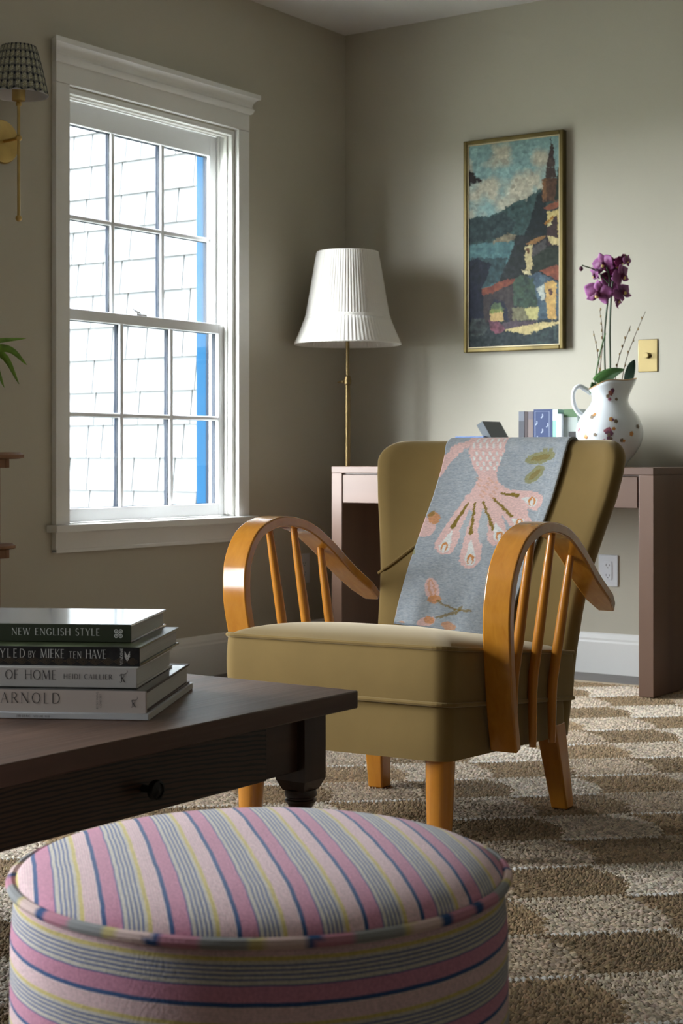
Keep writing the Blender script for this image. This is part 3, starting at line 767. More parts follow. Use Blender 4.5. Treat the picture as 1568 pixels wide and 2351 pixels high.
ob('apron', MB().box(-inset(hx), -inset(hx)+.02, -hy+ox+lw, hy-ox-lw, az0, az1), M_oak, TB, bevel=.001)
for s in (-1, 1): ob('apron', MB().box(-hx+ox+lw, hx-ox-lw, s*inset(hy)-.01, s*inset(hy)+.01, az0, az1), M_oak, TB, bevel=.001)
y_c = (TY0+TY1)/2
M_drawer = mat('dark_oak_drawer', (.046,.024,.0125), .36, bump=(90,.3,.0012,(1,.05,1)))
nt = M_drawer.node_tree; N = nt.nodes; Lk = nt.links
tcn = N.new('ShaderNodeTexCoord'); mpn = N.new('ShaderNodeMapping'); mpn.inputs['Location'].default_value = (0, .06, -.40); mpn.inputs['Scale'].default_value = (1, .30, 1.6); Lk.new(tcn.outputs['Object'], mpn.inputs['Vector'])
wv = N.new('ShaderNodeTexWave'); wv.wave_type = 'RINGS'; wv.rings_direction = 'X'; wv.inputs['Scale'].default_value = 34; wv.inputs['Distortion'].default_value = 3.5; wv.inputs['Detail'].default_value = 3; wv.inputs['Detail Scale'].default_value = 2.0
Lk.new(mpn.outputs[0], wv.inputs['Vector'])
rp = N.new('ShaderNodeValToRGB'); rp.color_ramp.elements[0].color = (.016,.008,.0045,1); rp.color_ramp.elements[1].color = (.065,.035,.018,1); rp.color_ramp.elements[0].position = .15; rp.color_ramp.elements[1].position = .5
Lk.new(wv.outputs['Fac'], rp.inputs[0]); Lk.new(rp.outputs[0], N['Principled BSDF'].inputs['Base Color'])
dr = ob('drawer_front', MB().box(inset(hx), inset(hx)+.006, -4.223-y_c, -3.711-y_c, az0+.0, az1-.001), M_drawer, TB, bevel=.001)
Mk = Matrix.Rotation(PI/2, 4, 'Y')
ob('knob', MB().lathe([(.005,0),(.005,.012),(.007,.015),(.0125,.018),(.0135,.022),(.012,.026),(.0095,.0265),(.009,.0250),(.005,.0255),(0,.0265)], 24, (inset(hx)+.006, -3.967-y_c, .383), Mk), M_knob, dr)

# ------------------------------------------------------------------ lettering: roman capitals drawn as flat strokes
def arc(cx, cy, rx, ry, a0, a1, n=14): return [(cx+rx*math.cos(math.radians(a0+(a1-a0)*k/n)), cy+ry*math.sin(math.radians(a0+(a1-a0)*k/n))) for k in range(n+1)]
T_, N_ = 1., .42      # thick and thin
GL = {  # width, strokes (weight, points), serif stems (x, y, half width)
 'A': (.74, [(N_,[(.04,0),(.37,1)]),(T_,[(.36,1),(.69,0)]),(N_,[(.15,.36),(.57,.36)])], [(.04,0),(.69,0)]),
 'B': (.62, [(T_,[(.1,0),(.1,1)]),(T_,[(.1,1)]+arc(.3,.76,.22,.24,90,-90)+[(.1,.52)]),(T_,[(.1,.52)]+arc(.32,.26,.25,.26,90,-90)+[(.1,0)])], []),
 'C': (.76, [(T_,arc(.42,.5,.36,.5,50,310,22))], [(.66,.86),(.66,.12)]),
 'D': (.80, [(T_,[(.1,0),(.1,1)]),(T_,[(.1,1)]+arc(.32,.5,.42,.5,90,-90,20)+[(.1,0)])], []),
 'E': (.58, [(T_,[(.1,0),(.1,1)]),(N_,[(.1,1),(.5,1)]),(N_,[(.1,.52),(.44,.52)]),(N_,[(.1,0),(.52,0)])], [(.1,0),(.1,1)]),
 'F': (.54, [(T_,[(.1,0),(.1,1)]),(N_,[(.1,1),(.5,1)]),(N_,[(.1,.52),(.43,.52)])], [(.1,0),(.1,1)]),
 'G': (.82, [(T_,arc(.42,.5,.36,.5,50,310,22)),(T_,[(.70,.10),(.70,.44)]),(N_,[(.54,.44),(.78,.44)])], [(.66,.86)]),
 'H': (.82, [(T_,[(.1,0),(.1,1)]),(T_,[(.72,0),(.72,1)]),(N_,[(.1,.52),(.72,.52)])], [(.1,0),(.1,1),(.72,0),(.72,1)]),
 'I': (.24, [(T_,[(.12,0),(.12,1)])], [(.12,0),(.12,1)]),
 'K': (.72, [(T_,[(.1,0),(.1,1)]),(N_,[(.6,1),(.1,.42)]),(T_,[(.24,.56),(.66,0)])], [(.1,0),(.1,1),(.62,0),(.6,1)]),
 'L': (.56, [(T_,[(.1,0),(.1,1)]),(N_,[(.1,0),(.52,0)])], [(.1,0),(.1,1)]),
 'M': (.96, [(N_,[(.08,0),(.14,1)]),(T_,[(.14,1),(.48,.02)]),(N_,[(.48,.02),(.80,1)]),(T_,[(.80,1),(.87,0)])], [(.08,0),(.87,0),(.12,1),(.82,1)]),
 'N': (.82, [(N_,[(.1,0),(.1,1)]),(T_,[(.1,1),(.72,0)]),(N_,[(.72,0),(.72,1)])], [(.1,0),(.08,1),(.72,1)]),
 'O': (.88, [(T_,arc(.44,.5,.38,.5,0,360,30))], []),
 'R': (.68, [(T_,[(.1,0),(.1,1)]),(T_,[(.1,1)]+arc(.3,.75,.23,.25,90,-90)+[(.1,.5)]),(T_,[(.3,.5),(.66,0)])], [(.1,0)]),
 'S': (.54, [(T_,arc(.27,.76,.19,.24,30,270,14)+arc(.27,.25,.21,.26,90,-150,14))], []),
 'T': (.66, [(T_,[(.33,0),(.33,1)]),(N_,[(.03,1),(.63,1)])], [(.33,0)]),
 'U': (.78, [(T_,[(.12,1),(.12,.34)]+arc(.39,.3,.27,.3,180,360,14)),(N_,[(.66,.3),(.66,1)])], [(.12,1),(.66,1)]),
 'V': (.74, [(T_,[(.05,1),(.38,0)]),(N_,[(.38,0),(.70,1)])], [(.05,1),(.70,1)]),
 'W': (1.06, [(T_,[(.04,1),(.30,0)]),(N_,[(.30,0),(.54,.95)]),(T_,[(.50,1),(.77,0)]),(N_,[(.77,0),(1.02,1)])], [(.05,1),(1.02,1)]),
 'X': (.72, [(T_,[(.06,1),(.66,0)]),(N_,[(.06,0),(.66,1)])], [(.06,0),(.66,1)]),
 'Y': (.70, [(T_,[(.04,1),(.35,.45)]),(N_,[(.35,.45),(.66,1)]),(T_,[(.35,.45),(.35,0)])], [(.35,0),(.05,1),(.65,1)]),
}
def stroke(mb, pts, wd, to3):
    n = len(pts); vs = []; fs = []
    for i, p in enumerate(pts):
        a = pts[max(0, i-1)]; b = pts[min(n-1, i+1)]; dx, dy = b[0]-a[0], b[1]-a[1]; L = math.hypot(dx, dy) or 1; nx, ny = -dy/L, dx/L
        ww = wd[i] if hasattr(wd, '__len__') else wd
        vs += [to3(p[0]+nx*ww/2, p[1]+ny*ww/2), to3(p[0]-nx*ww/2, p[1]-ny*ww/2)]
    for i in range(n-1): fs.append((2*i, 2*i+1, 2*i+3, 2*i+2))
    mb.add(vs, fs)
def text_width(s, h, sp, cond): return sum((GL[c][0]*cond if c != ' ' else .42*cond)*h+sp*h for c in s)-sp*h
def text(mb, s, x0, x1, y0, h, to3, wt=.10, sp=None, serif=True, cond=1.):
    """letters between x0 and x1 on base line y0; spacing fills the width"""
    if sp is None:
        n = max(1, len(s)-1); sp = ((x1-x0)-text_width(s, h, 0, cond))/(n*h)
        if sp < .03: cond *= max(.3, ((x1-x0)/h-.05*n)/(text_width(s, 1, 0, cond))); sp = .05
    x = x0
    for c in s:
        if c == ' ': x += (.42*cond+sp)*h; continue
        w_, st, sf = GL[c]
        for (wg, pts) in st:
            if wg == T_ and len(pts) > 5:
                W_ = [wt*h*(.45+.55*abs(math.sin(math.atan2(pts[min(len(pts)-1,i+1)][1]-pts[max(0,i-1)][1], pts[min(len(pts)-1,i+1)][0]-pts[max(0,i-1)][0])))) for i in range(len(pts))]
            else: W_ = wt*h*wg
            stroke(mb, [(x+p[0]*h*cond, y0+p[1]*h) for p in pts], W_, to3)
        if serif:
            for (sx, sy) in sf: stroke(mb, [(x+(sx*cond-.085)*h, y0+sy*h), (x+(sx*cond+.085)*h, y0+sy*h)], wt*h*.36, to3)
        x += (w_*cond+sp)*h
def swash_R(mb, x, y, h, to3):
    stroke(mb, [(x+.10*h,y+.72*h),(x+.14*h,y+.0*h)], .09*h, to3)
    stroke(mb, [(x-.06*h,y+.02*h),(x+.02*h,y-.06*h),(x+.12*h,y-.02*h)], .05*h, to3)
    stroke(mb, [(x-.05*h,y+.56*h),(x+.0*h,y+.70*h),(x+.16*h,y+.76*h),(x+.34*h,y+.70*h),(x+.38*h,y+.54*h),(x+.28*h,y+.42*h),(x+.14*h,y+.38*h)], .055*h, to3)
    stroke(mb, [(x+.2*h,y+.4*h),(x+.34*h,y+.1*h),(x+.46*h,y-.04*h)], .09*h, to3)
    stroke(mb, [(x+.34*h,y+.70*h),(x+.52*h,y+.78*h),(x+.68*h,y+.94*h),(x+.70*h,y+1.08*h),(x+.62*h,y+1.12*h)], .05*h, to3)

# ------------------------------------------------------------------ books stacked on the coffee table
def make_book(name, loc, rz, L, W, Tt, cover, label, hard=True, spine=None, top=None, group='books stacked on the coffee table'):
    """local: x along the spine (0 = right end, goes left), y depth away from the spine, z up"""
    r = empty(name, loc, rz); tag(r, label, 'book', group)
    ct = .0028 if hard else .0006; ov = .0035 if hard else .0
    cv = MB().box(-L, 0, .0, W, 0, ct).box(-L, 0, .0, W, Tt-ct, Tt)
    c = ob('cover', cv, top or cover, r, bevel=.0006, sharp=30)
    sp = ob('spine', MB().box(-L, 0, -.0012, .0022, .0, Tt), spine or cover, r, bevel=.001, sharp=30)
    ob('page_block', MB().box(-L+ov, -ov, .0023, W-ov, ct, Tt-ct), M_pages, r, sharp=None)
    return r, sp
RB = math.radians(29)
K = .0001576          # metres per detail pixel on the spines
TZ1 = TZ+.0004
M_b1 = mat('green_jacket', S(56,62,46), .32); M_b1t = mat('glossy_pale_jacket', (.46,.50,.54), .12, coat=1., var=(10,.35))
M_b2 = mat('black_patterned_jacket', (.010,.010,.010), .4, var=(70,.9)); M_b2t = mat('garden_print_jacket', (.06,.075,.035), .3, var=(22,.9))
M_b3 = mat('white_jacket', S(196,192,188), .45); M_b4 = mat('blush_jacket', S(206,194,186), .45); M_b4t = mat('dark_photo_jacket', (.03,.03,.028), .2, coat=.4, var=(18,.8)); M_b4c = mat('maroon_board', (.035,.008,.008), .5)
M_b5 = mat('white_magazine', (.66,.67,.70), .4)
def txt_obj(parent, fn, m, name='lettering'):
    mb = MB(); fn(mb); o = ob(name, mb, m, parent, sharp=None); return o
def sp3(Tt, zoff=0.): return lambda x, y: (x, -.00145, Tt+y)      # spine face: y down from the top
# bottom: thin white magazine
t5 = .0085; r5, s5 = make_book('magazine', (2.409, -3.927, TZ1), RB, .30, .295, t5, M_b5, 'thin white magazine at the bottom of the book stack', False)
txt_obj(s5, lambda mb: (text(mb, 'FREDERIC', (110-1215)*K, (225-1215)*K, -.0062, .0028, sp3(t5), .16), text(mb, 'VOLUME XVIII', (252-1215)*K, (388-1215)*K, -.0062, .0026, sp3(t5), .13, serif=False)), M_ink)
t4 = .0284; z4 = TZ1+t5+.0003; r4, s4 = make_book('hardcover_book', (2.404, -3.925, z4), RB, .30, .285, t4, M_b4, 'pale blush spined book above the magazine, dark cover and maroon edges', True, top=M_b4c)
ob('jacket', MB().box(-.30, -.001, .0, .262, t4, t4+.0004).box(-.30, -.001, -.0014, .001, .0005, t4+.0004), M_b4t, r4, sharp=None)
ob('jacket_spine', MB().box(-.30, -.0012, -.0019, -.0014, .0, t4+.0002), M_b4, r4, sharp=None)
def sp4(x, y): return (x, -.0022, t4+y)
txt_obj(s4, lambda mb: (text(mb, 'ARNOLD', (-36-1190)*K, (465-1190)*K, -.0172, .0134, sp4, .09)), M_ink)
txt_obj(s4, lambda mb: swash_R(mb, (1066-1190)*K, -.0200, .0115, sp4), M_ink, 'publisher_mark')
def vtext(mb, s, xc, y0, y1, h, f3, wt=.13):
    text(mb, s, 0, y1-y0, 0, h, lambda a, b: f3(xc-b+h/2, y0+a), wt, serif=False)
txt_obj(s4, lambda mb: (vtext(mb, 'REDEFINING', (778-1190)*K, -.0236, -.0012, .0027, sp4), vtext(mb, 'COMFORT', (806-1190)*K, -.0215, -.0042, .0027, sp4)), M_ink)
t3 = .0264; z3 = z4+t4+.0008; r3, s3 = make_book('hardcover_book', (2.381, -3.918, z3), RB, .27, .225, t3, M_b3, 'white book in the middle of the stack with black lettering', True)
txt_obj(s3, lambda mb: (text(mb, 'OF HOME', (6-1125)*K, (445-1125)*K, -.0158, .0118, sp3(t3), .10), text(mb, 'HEIDI CAILLIER', (505-1125)*K, (915-1125)*K, -.0146, .0062, sp3(t3), .14)), M_ink)
txt_obj(s3, lambda mb: swash_R(mb, (985-1125)*K, -.0178, .0135, sp3(t3)), M_ink, 'publisher_mark')
t2 = .0250; z2 = z3+t3+.0003; r2, s2 = make_book('hardcover_book', (2.373, -3.904, z2), RB, .29, .258, t2, M_b2, 'black patterned book second from the top of the stack', True, top=M_b2t)
txt_obj(s2, lambda mb: (text(mb, 'STYLED', (-160-1140)*K, (160-1140)*K, -.0148, .0112, sp3(t2), .085, cond=.8), text(mb, 'BY', (190-1140)*K, (250-1140)*K, -.0148, .0085, sp3(t2), .09, cond=.8),
     text(mb, 'MIEKE', (295-1140)*K, (500-1140)*K, -.0148, .0112, sp3(t2), .085, cond=.8), text(mb, 'TEN', (538-1140)*K, (645-1140)*K, -.0148, .0085, sp3(t2), .09, cond=.8), text(mb, 'HAVE', (682-1140)*K, (858-1140)*K, -.0148, .0112, sp3(t2), .085, cond=.8),
     vtext(mb, 'VENDOME', (987-1140)*K, -.0226, -.0008, .0036, sp3(t2), .17),
     [stroke(mb, [((1036+sx*22)*K-1140*K, -.0085-k*.0027+.0030), ((1036+sx*10)*K-1140*K, -.0095-k*.0027), (1036*K-1140*K, -.0125-k*.0027)], .0009, sp3(t2)) for k in range(3) for sx in (-1, 1)]), M_foil)
def diamonds(mb):
    for k in range(14):
        x = (1080-k*105-1140)*K
        for q in (1., .62, .3):
            P = [(x-52*K*q, -.0187), (x, -.0187+.0048*q), (x+52*K*q, -.0187), (x, -.0187-.0048*q), (x-52*K*q, -.0187)]
            stroke(mb, P, .0007, sp3(t2))
txt_obj(s2, diamonds, mat('bronze_print', (.10,.065,.035), .5), 'spine_pattern')
t1 = .0244; z1 = z2+t2+.0003; r1, s1 = make_book('hardcover_book', (2.329, -3.872, z1), RB, .28, .225, t1, M_b1, 'green spined book on top of the stack with a glossy pale cover', True, top=M_b1t)
def clover(mb):
    for sx in (-1, 1):
        for sy in (-1, 1):
            c = ((966+sx*20-1075)*K, -.0120+sy*20*K)
            stroke(mb, [(c[0]+14*K*math.cos(a*PI/10), c[1]+14*K*math.sin(a*PI/10)) for a in range(21)], 8*K, sp3(t1)); stroke(mb, [(c[0]-4*K, c[1]), (c[0]+4*K, c[1])], 8*K, sp3(t1))
            stroke(mb, [(c[0], c[1]), ((966-1075)*K, -.0120)], 6*K, sp3(t1))
txt_obj(s1, lambda mb: (text(mb, 'NEW ENGLISH STYLE', (30-1075)*K, (805-1075)*K, -.0150, .0092, sp3(t1), .115)), M_foil)
txt_obj(s1, clover, M_foil, 'publisher_mark')

# ------------------------------------------------------------------ desk against the back wall
DX0, DX1, DY0, DY1, DZ = .316, 1.606, -.545, -.020, .766
DK = empty('desk', (DX0, DY0, 0)); tag(DK, 'walnut desk with slab sides behind the armchair', 'desk')
Wd, Dd = DX1-DX0, DY1-DY0; zf = .0115
ob('desktop', MB().box(0, Wd, 0, Dd, DZ-.024, DZ), M_deskh, DK, bevel=.0015)
ob('side_panel', MB().box(0, .046, .001, Dd, zf, DZ-.0245), M_desk, DK, bevel=.0015)
ob('side_panel', MB().box(Wd-.053, Wd, .001, Dd, zf, DZ-.0245), M_desk, DK, bevel=.0015)
ob('drawer_rail', MB().box(.0465, Wd-.0535, .012, Dd-.01, DZ-.029, DZ-.0245).box(.0465, Wd-.0535, Dd-.03, Dd-.012, DZ-.13, DZ-.03), M_deskh, DK)
dw = (Wd-.0465-.0535-.012)/2
for k in range(2):
    x = .0495+k*(dw+.004); d_ = ob('drawer', MB().box(x, x+dw, .003, .022, DZ-.134, DZ-.031).box(x+.01, x+dw-.01, .022, .40, DZ-.125, DZ-.04), M_deskh, DK, bevel=.0012)

# items on the desk
def desk_book(name, x0, x1, h, d, m, label, y=-.30, detail=None):
    r = empty(name, (x0, y, DZ+.0003)); tag(r, label, 'book', 'books standing on the desk')
    t = x1-x0
    ob('cover', MB().box(0, .002, .0, d, 0, h).box(t-.002, t, 0, d, 0, h), m, r)
    ob('spine', MB().box(0, t, -.0015, .0015, 0, h), m, r, bevel=.0008)
    ob('page_block', MB().box(.0021, t-.0021, .0016, d-.003, .003, h-.003), M_pages, r, sharp=None)
    if detail: detail(r, t, h)
    return r
def band(za, zb_, m): return lambda r, t, h: ob('spine_panel', MB().box(.0005, t-.0005, -.0022, -.0016, za, zb_), m, r)
def navy(r, t, h):
    mb = MB()
    f3 = lambda a, b: (a, -.0023, b)
    stroke(mb, [(.007,.006),(.007,h-.008),(t-.012,h-.008),(t-.012,.006)], .0014, f3)
    for (a, b) in ((.5,.88),(.5,.62),(.5,.36),(.2,.76),(.78,.72),(.22,.5),(.76,.46),(.2,.2),(.78,.2)): stroke(mb, [(t*a-.004-.003,h*b-.007),(t*a,h*b),(t*a-.001,h*b+.008)], .004, f3)
    ob('feather_print', mb, mat('silver_print', (.40,.46,.60), .5), r, sharp=None)
def c_(n, rgb): return mat(n, S(*rgb), .5)
desk_book('standing_book', .973, .9965, .200, .15, c_('charcoal_cloth',(92,96,108)), 'grey standing book at the left end of the desk row', detail=band(.0,.165,c_('charcoal_print',(52,54,64))))
desk_book('standing_book', .9972, 1.0105, .199, .15, c_('maroon_cloth',(46,24,26)), 'thin dark maroon standing book beside the grey one')
desk_book('standing_book', 1.0112, 1.0325, .199, .15, c_('plum_cloth',(92,84,92)), 'dull plum standing book left of the navy feather book', detail=band(.03,.17,c_('plum_print',(112,96,92))))
desk_book('standing_book', 1.0335, 1.1090, .206, .15, c_('navy_cloth',(22,48,98)), 'thick navy standing book with a pale border and feather print', detail=navy)
desk_book('standing_book', 1.1100, 1.1315, .205, .15, c_('mint_cloth',(132,178,166)), 'mint standing book with a white top, right of the navy book', detail=band(.165,.204,c_('mint_top',(206,212,222))))
desk_book('standing_book', 1.1325, 1.1535, .188, .13, c_('white_cloth',(214,216,222)), 'white standing book in front of the green topped one', y=-.315)
desk_book('standing_book', 1.1545, 1.2080, .205, .15, c_('grey_cloth',(158,166,160)), 'green topped standing book half behind the porcelain pitcher', detail=lambda r, t, h: (ob('spine_panel', MB().box(.0005, t-.0005, -.0022, -.0016, .176, .2045), c_('green_band',(70,102,64)), r), ob('spine_panel', MB().box(.02, t-.002, -.0022, -.0016, .02, .125), c_('black_panel',(30,26,26)), r)))
# lying stack
yb = -.36; zz = DZ+.0003
for (hgt, m, lab, L0, L1) in ((.052, c_('cream_cloth',(190,184,172)), 'cream book lying under the blue one on the desk', .735, .872), (.058, c_('blue_cloth',(52,86,140)), 'blue book lying flat on top of the desk pile', .742, .862)):
    r = empty('lying_book', (L0, yb, zz)); tag(r, lab, 'book', 'books lying on the desk'); w_ = L1-L0
    ob('cover', MB().box(0, w_, 0, .13, 0, .0025).box(0, w_, 0, .13, hgt-.0025, hgt), m, r); ob('spine', MB().box(0, w_, -.0015, .0015, 0, hgt), m, r, bevel=.0008); ob('page_block', MB().box(.003, w_-.003, .0016, .127, .0026, hgt-.0026), M_pages, r, sharp=None)
    zz += hgt+.0003
# book leaning over
r = empty('leaning_book', (.912, -.34, DZ+.0005)); tag(r, 'dark slate book leaning on a slant between the desk piles', 'book')
Ml = Matrix.Translation((.036, 0, 0)) @ Matrix.Rotation(math.radians(-32), 4, 'Y')
ob('cover', MB().box(-.0275, -.025, 0, .13, 0, .195, Ml).box(-.0025, 0, 0, .13, 0, .195, Ml).box(-.0275, 0, -.002, .002, 0, .195, Ml), c_('slate_cover',(58,66,72)), r)
ob('page_block', MB().box(-.0249, -.0026, .0021, .127, .002, .193, Ml), mat('blue_edged_pages', S(150,180,205), .7), r, sharp=None)

# ------------------------------------------------------------------ porcelain pitcher with orchid
PXc, PYc = 1.325, -.285
PT = empty('porcelain_pitcher', (PXc, PYc, DZ+.0003)); tag(PT, 'white porcelain pitcher with small floral sprays on the desk', 'pitcher')
PR = [(.052,0),(.058,.004),(.060,.010),(.066,.020),(.088,.045),(.107,.075),(.1165,.105),(.1175,.125),(.113,.150),(.100,.178),(.082,.200),(.069,.217),(.063,.232),(.062,.245),(.065,.258),(.069,.270),(.073,.282),(.0745,.290)]
sd = math.radians(35)       # spout points to the right as seen from the room
def pit(a, r, z):
    """shaped radius and height: spout and dipped rim"""
    f = max(0, min(1, (z-.225)/.065)); d = math.cos(a-sd)
    sp = max(0, d)**6; rr = r*(1+f*(.26*sp-.05*(1-sp)*0)); zz = z+f*f*(.018*max(0,d)**3-.022*max(0,-d)**2+.010*abs(math.sin(a-sd))**3)
    return rr, zz
def pitcher_mesh():
    mb = MB(); n = 64; prof = PR+[(.0725,.292),(.070,.289),(.066,.270),(.060,.245),(.060,.235),(.075,.205),(.10,.17),(.105,.10),(.05,.02),(0,.018)]
    m = len(prof); vs = []; fs = []
    for i in range(n):
        a = 2*PI*i/n
        for (r_, z_) in prof:
            rr, z2 = pit(a, r_, z_); vs.append((rr*math.cos(a), rr*math.sin(a), z2))
    for i in range(n):
        k = (i+1) % n
        for j in range(m-1): fs.append((i*m+j, k*m+j, k*m+j+1, i*m+j+1))
    fs.append(tuple(i*m for i in range(n-1,-1,-1)))
    return mb.add(vs, fs)
ob('body', pitcher_mesh(), M_glaze, PT, sharp=60)
ha = sd+PI
hp = catmull([(.064,.258),(.085,.272),(.105,.283),(.122,.272),(.128,.245),(.122,.212),(.108,.190),(.092,.180)], 5)
ob('handle', MB().tube([(p[0]*math.cos(ha), p[0]*math.sin(ha), p[1]) for p in hp], [.0095-.002*math.sin(PI*i/len(hp)) for i in range(len(hp))], 12), M_glaze, PT, sharp=None)
def surf(a, z):
    r_ = float(np.interp(z, [p[1] for p in PR], [p[0] for p in PR])); rr, z2 = pit(a, r_, z); return Vector((rr*math.cos(a), rr*math.sin(a), z2))
def patch(mb, a, z, R0, n, col, lobes=5):
    c = surf(a, z); nrm = Vector((math.cos(a), math.sin(a), .15 if z < .12 else -.2)).normalized()
    vs = [c*1.0+nrm*.0013]; fs = []
    for k in range(n):
        t = 2*PI*k/n; rr = R0*(.62+.38*abs(math.cos(lobes*t/2)))
        da = rr*math.cos(t)/max(.05, math.hypot(c.x, c.y)); p = surf(a+da, z+rr*math.sin(t)); vs.append(p+Vector((math.cos(a+da), math.sin(a+da), 0))*.0010)
    for k in range(n): fs.append((0, 1+k, 1+(k+1)%n))
    mb.add(vs, fs, col)
vdir = math.atan2(-5.51-PYc, 3.812-PXc)        # towards the room's viewer
fl = MB(); rose = S(150,86,100); mauve = S(112,70,92); gold = S(190,134,72); leafc = S(120,104,84); pinkd = S(176,90,124)
for (du, z, R0, col) in [(-.02,.128,.011,rose),(-.06,.120,.009,mauve),(.03,.116,.010,mauve),(-.005,.112,.009,leafc),(-.10,.125,.007,rose),(.10,.132,.007,gold),(-.02,.100,.008,mauve),(.03,.098,.007,leafc),(-.13,.09,.008,pinkd),(-.35,.112,.007,leafc),(-.62,.105,.010,gold),(.16,.158,.008,leafc),(.04,.165,.009,gold),(.08,.163,.006,mauve),(.30,.092,.008,leafc),(.36,.090,.006,gold),(.55,.115,.010,gold),(-.5,.175,.010,leafc),(-.45,.182,.007,gold),(.05,.255,.010,S(140,84,72)),(.12,.262,.008,mauve),(-.08,.245,.007,leafc),(.3,.235,.006,leafc),(.0,.235,.007,rose),(.8,.14,.009,leafc),(-.9,.13,.009,rose)]:
    patch(fl, vdir+du*1.25, z, R0, 15, col)
tag(ob('floral_print', fl, M_attr, PT, sharp=None), kind='stuff')
gr = MB(); n = 60; gr.tube([surf(2*PI*k/n, .2895)+Vector((0,0,.0035)) for k in range(n)], .0018, 6, closed=True)
ob('gilt_rim', gr, mat('worn_gilt', (.55,.36,.18), .35, .6), PT, sharp=None)

Cam = Vector((3.812, -5.51, .80)); FwV = Vector((-math.sin(YAW), math.cos(YAW), 0)); RwV = Vector((math.cos(YAW), math.sin(YAW), 0))
base_d = (Vector((PXc, PYc, 0))-Cam).dot(FwV)
def at(u_, v_, dd=0.): d_ = base_d+dd; return Cam+FwV*d_+RwV*((u_-784)/3739*d_)+Vector((0,0,(1050-v_)/3739*d_))
OR = empty('orchid', (PXc, PYc, DZ+.02)); tag(OR, 'magenta orchid with dark stems growing from the porcelain pitcher', 'orchid')
o0 = OR.location
def rel(p): return Vector(p)-o0
def curve(pts, n=8): return [Vector(p) for p in catmull([tuple(p) for p in pts], n)]
soil_o = ob('moss', MB().lathe([(.056,.20),(.04,.208),(.0,.212)], 20), M_soil, OR)
st1 = curve([rel(at(1393,960)), rel(at(1389,850)), rel(at(1388,770,.01)), rel(at(1395,690,.0)), rel(at(1399,640)), rel(at(1392,612))])
st2 = curve([rel(at(1400,960,.02)), rel(at(1401,850,.02)), rel(at(1400,760,.02)), rel(at(1403,680,.02)), rel(at(1406,650,.01)), rel(at(1415,615)), rel(at(1422,592)), rel(at(1436,592))])
ob('stem', MB().tube(st1, [.0032]*len(st1), 8), M_stem, OR); ob('stem', MB().tube(st2, [.0036]*len(st2), 8), M_stem, OR)
ob('stem', MB().tube(curve([rel(at(1396,650)), rel(at(1378,630)), rel(at(1362,618)), rel(at(1345,612)), rel(at(1336,609))]), .0022, 8), M_stem, OR)
ob('stem', MB().tube(curve([rel(at(1363,915)), rel(at(1368,860)), rel(at(1380,800)), rel(at(1390,765))]), .0026, 8), mat('green_stake', (.06,.14,.03), .5), OR)
for (p, r_) in [((1334,617),.0075),((1437,594),.011)]:
    q = rel(at(*p)); ob('bud', MB().ball(q, r_, 12, 8, (1,1,1.15)), M_petal if r_ < .01 else mat('green_bud', (.16,.20,.06), .5), OR)
for o_ in OR.children:
    if o_.name.startswith('bud') and len(o_.data.color_attributes) == 0 and o_.data.materials[0] == M_petal:
        ca = o_.data.color_attributes.new('Col', 'FLOAT_COLOR', 'POINT'); ca.data.foreach_set('color', np.tile(np.array([.09,.01,.04,1], np.float32), len(o_.data.vertices)))
def petal(mb, M4, L, Wd_, col0, col1, cup=.25):
    nu_, nv_ = 7, 8; vs = []; cs = []
    for j in range(nv_):
        t = j/(nv_-1); w_ = Wd_*math.sin(PI*min(.97, .06+t*.92))**.7
        for i in range(nu_):
            s = i/(nu_-1)*2-1; z = cup*L*(t*t*.6)-.15*Wd_*s*s+.06*L*math.sin(t*6+s*2)
            vs.append(tuple(M4 @ Vector((s*w_/2, t*L, z)))); k = min(1, t*.9+.35*abs(s)**3); cs.append(tuple(np.array(col0)*(1-k)+np.array(col1)*k))
    n0 = len(mb.v); mb.v += vs; mb.c += cs
    mb.f += [(n0+j*nu_+i, n0+j*nu_+i+1, n0+(j+1)*nu_+i+1, n0+(j+1)*nu_+i) for j in range(nv_-1) for i in range(nu_-1)]
mg = S(128,12,88); mg2 = S(98,8,64); lil = S(176,104,166); dkp = S(70,6,48)
flowers = [((1385,607),26,-.5,.2,0),((1412,612),24,.5,-.1,0),((1427,600),19,1.0,.5,0),((1366,632),20,-1.2,.3,0),((1428,634),27,.9,.1,0),((1372,675),31,-.3,.4,1),((1400,640),20,.1,.5,0),((1398,662),22,.3,.3,1),((1430,672),25,.7,-.3,0),((1418,690),20,1.3,.2,1),((1440,600),14,.9,.2,0)]
rf = random.Random(5)
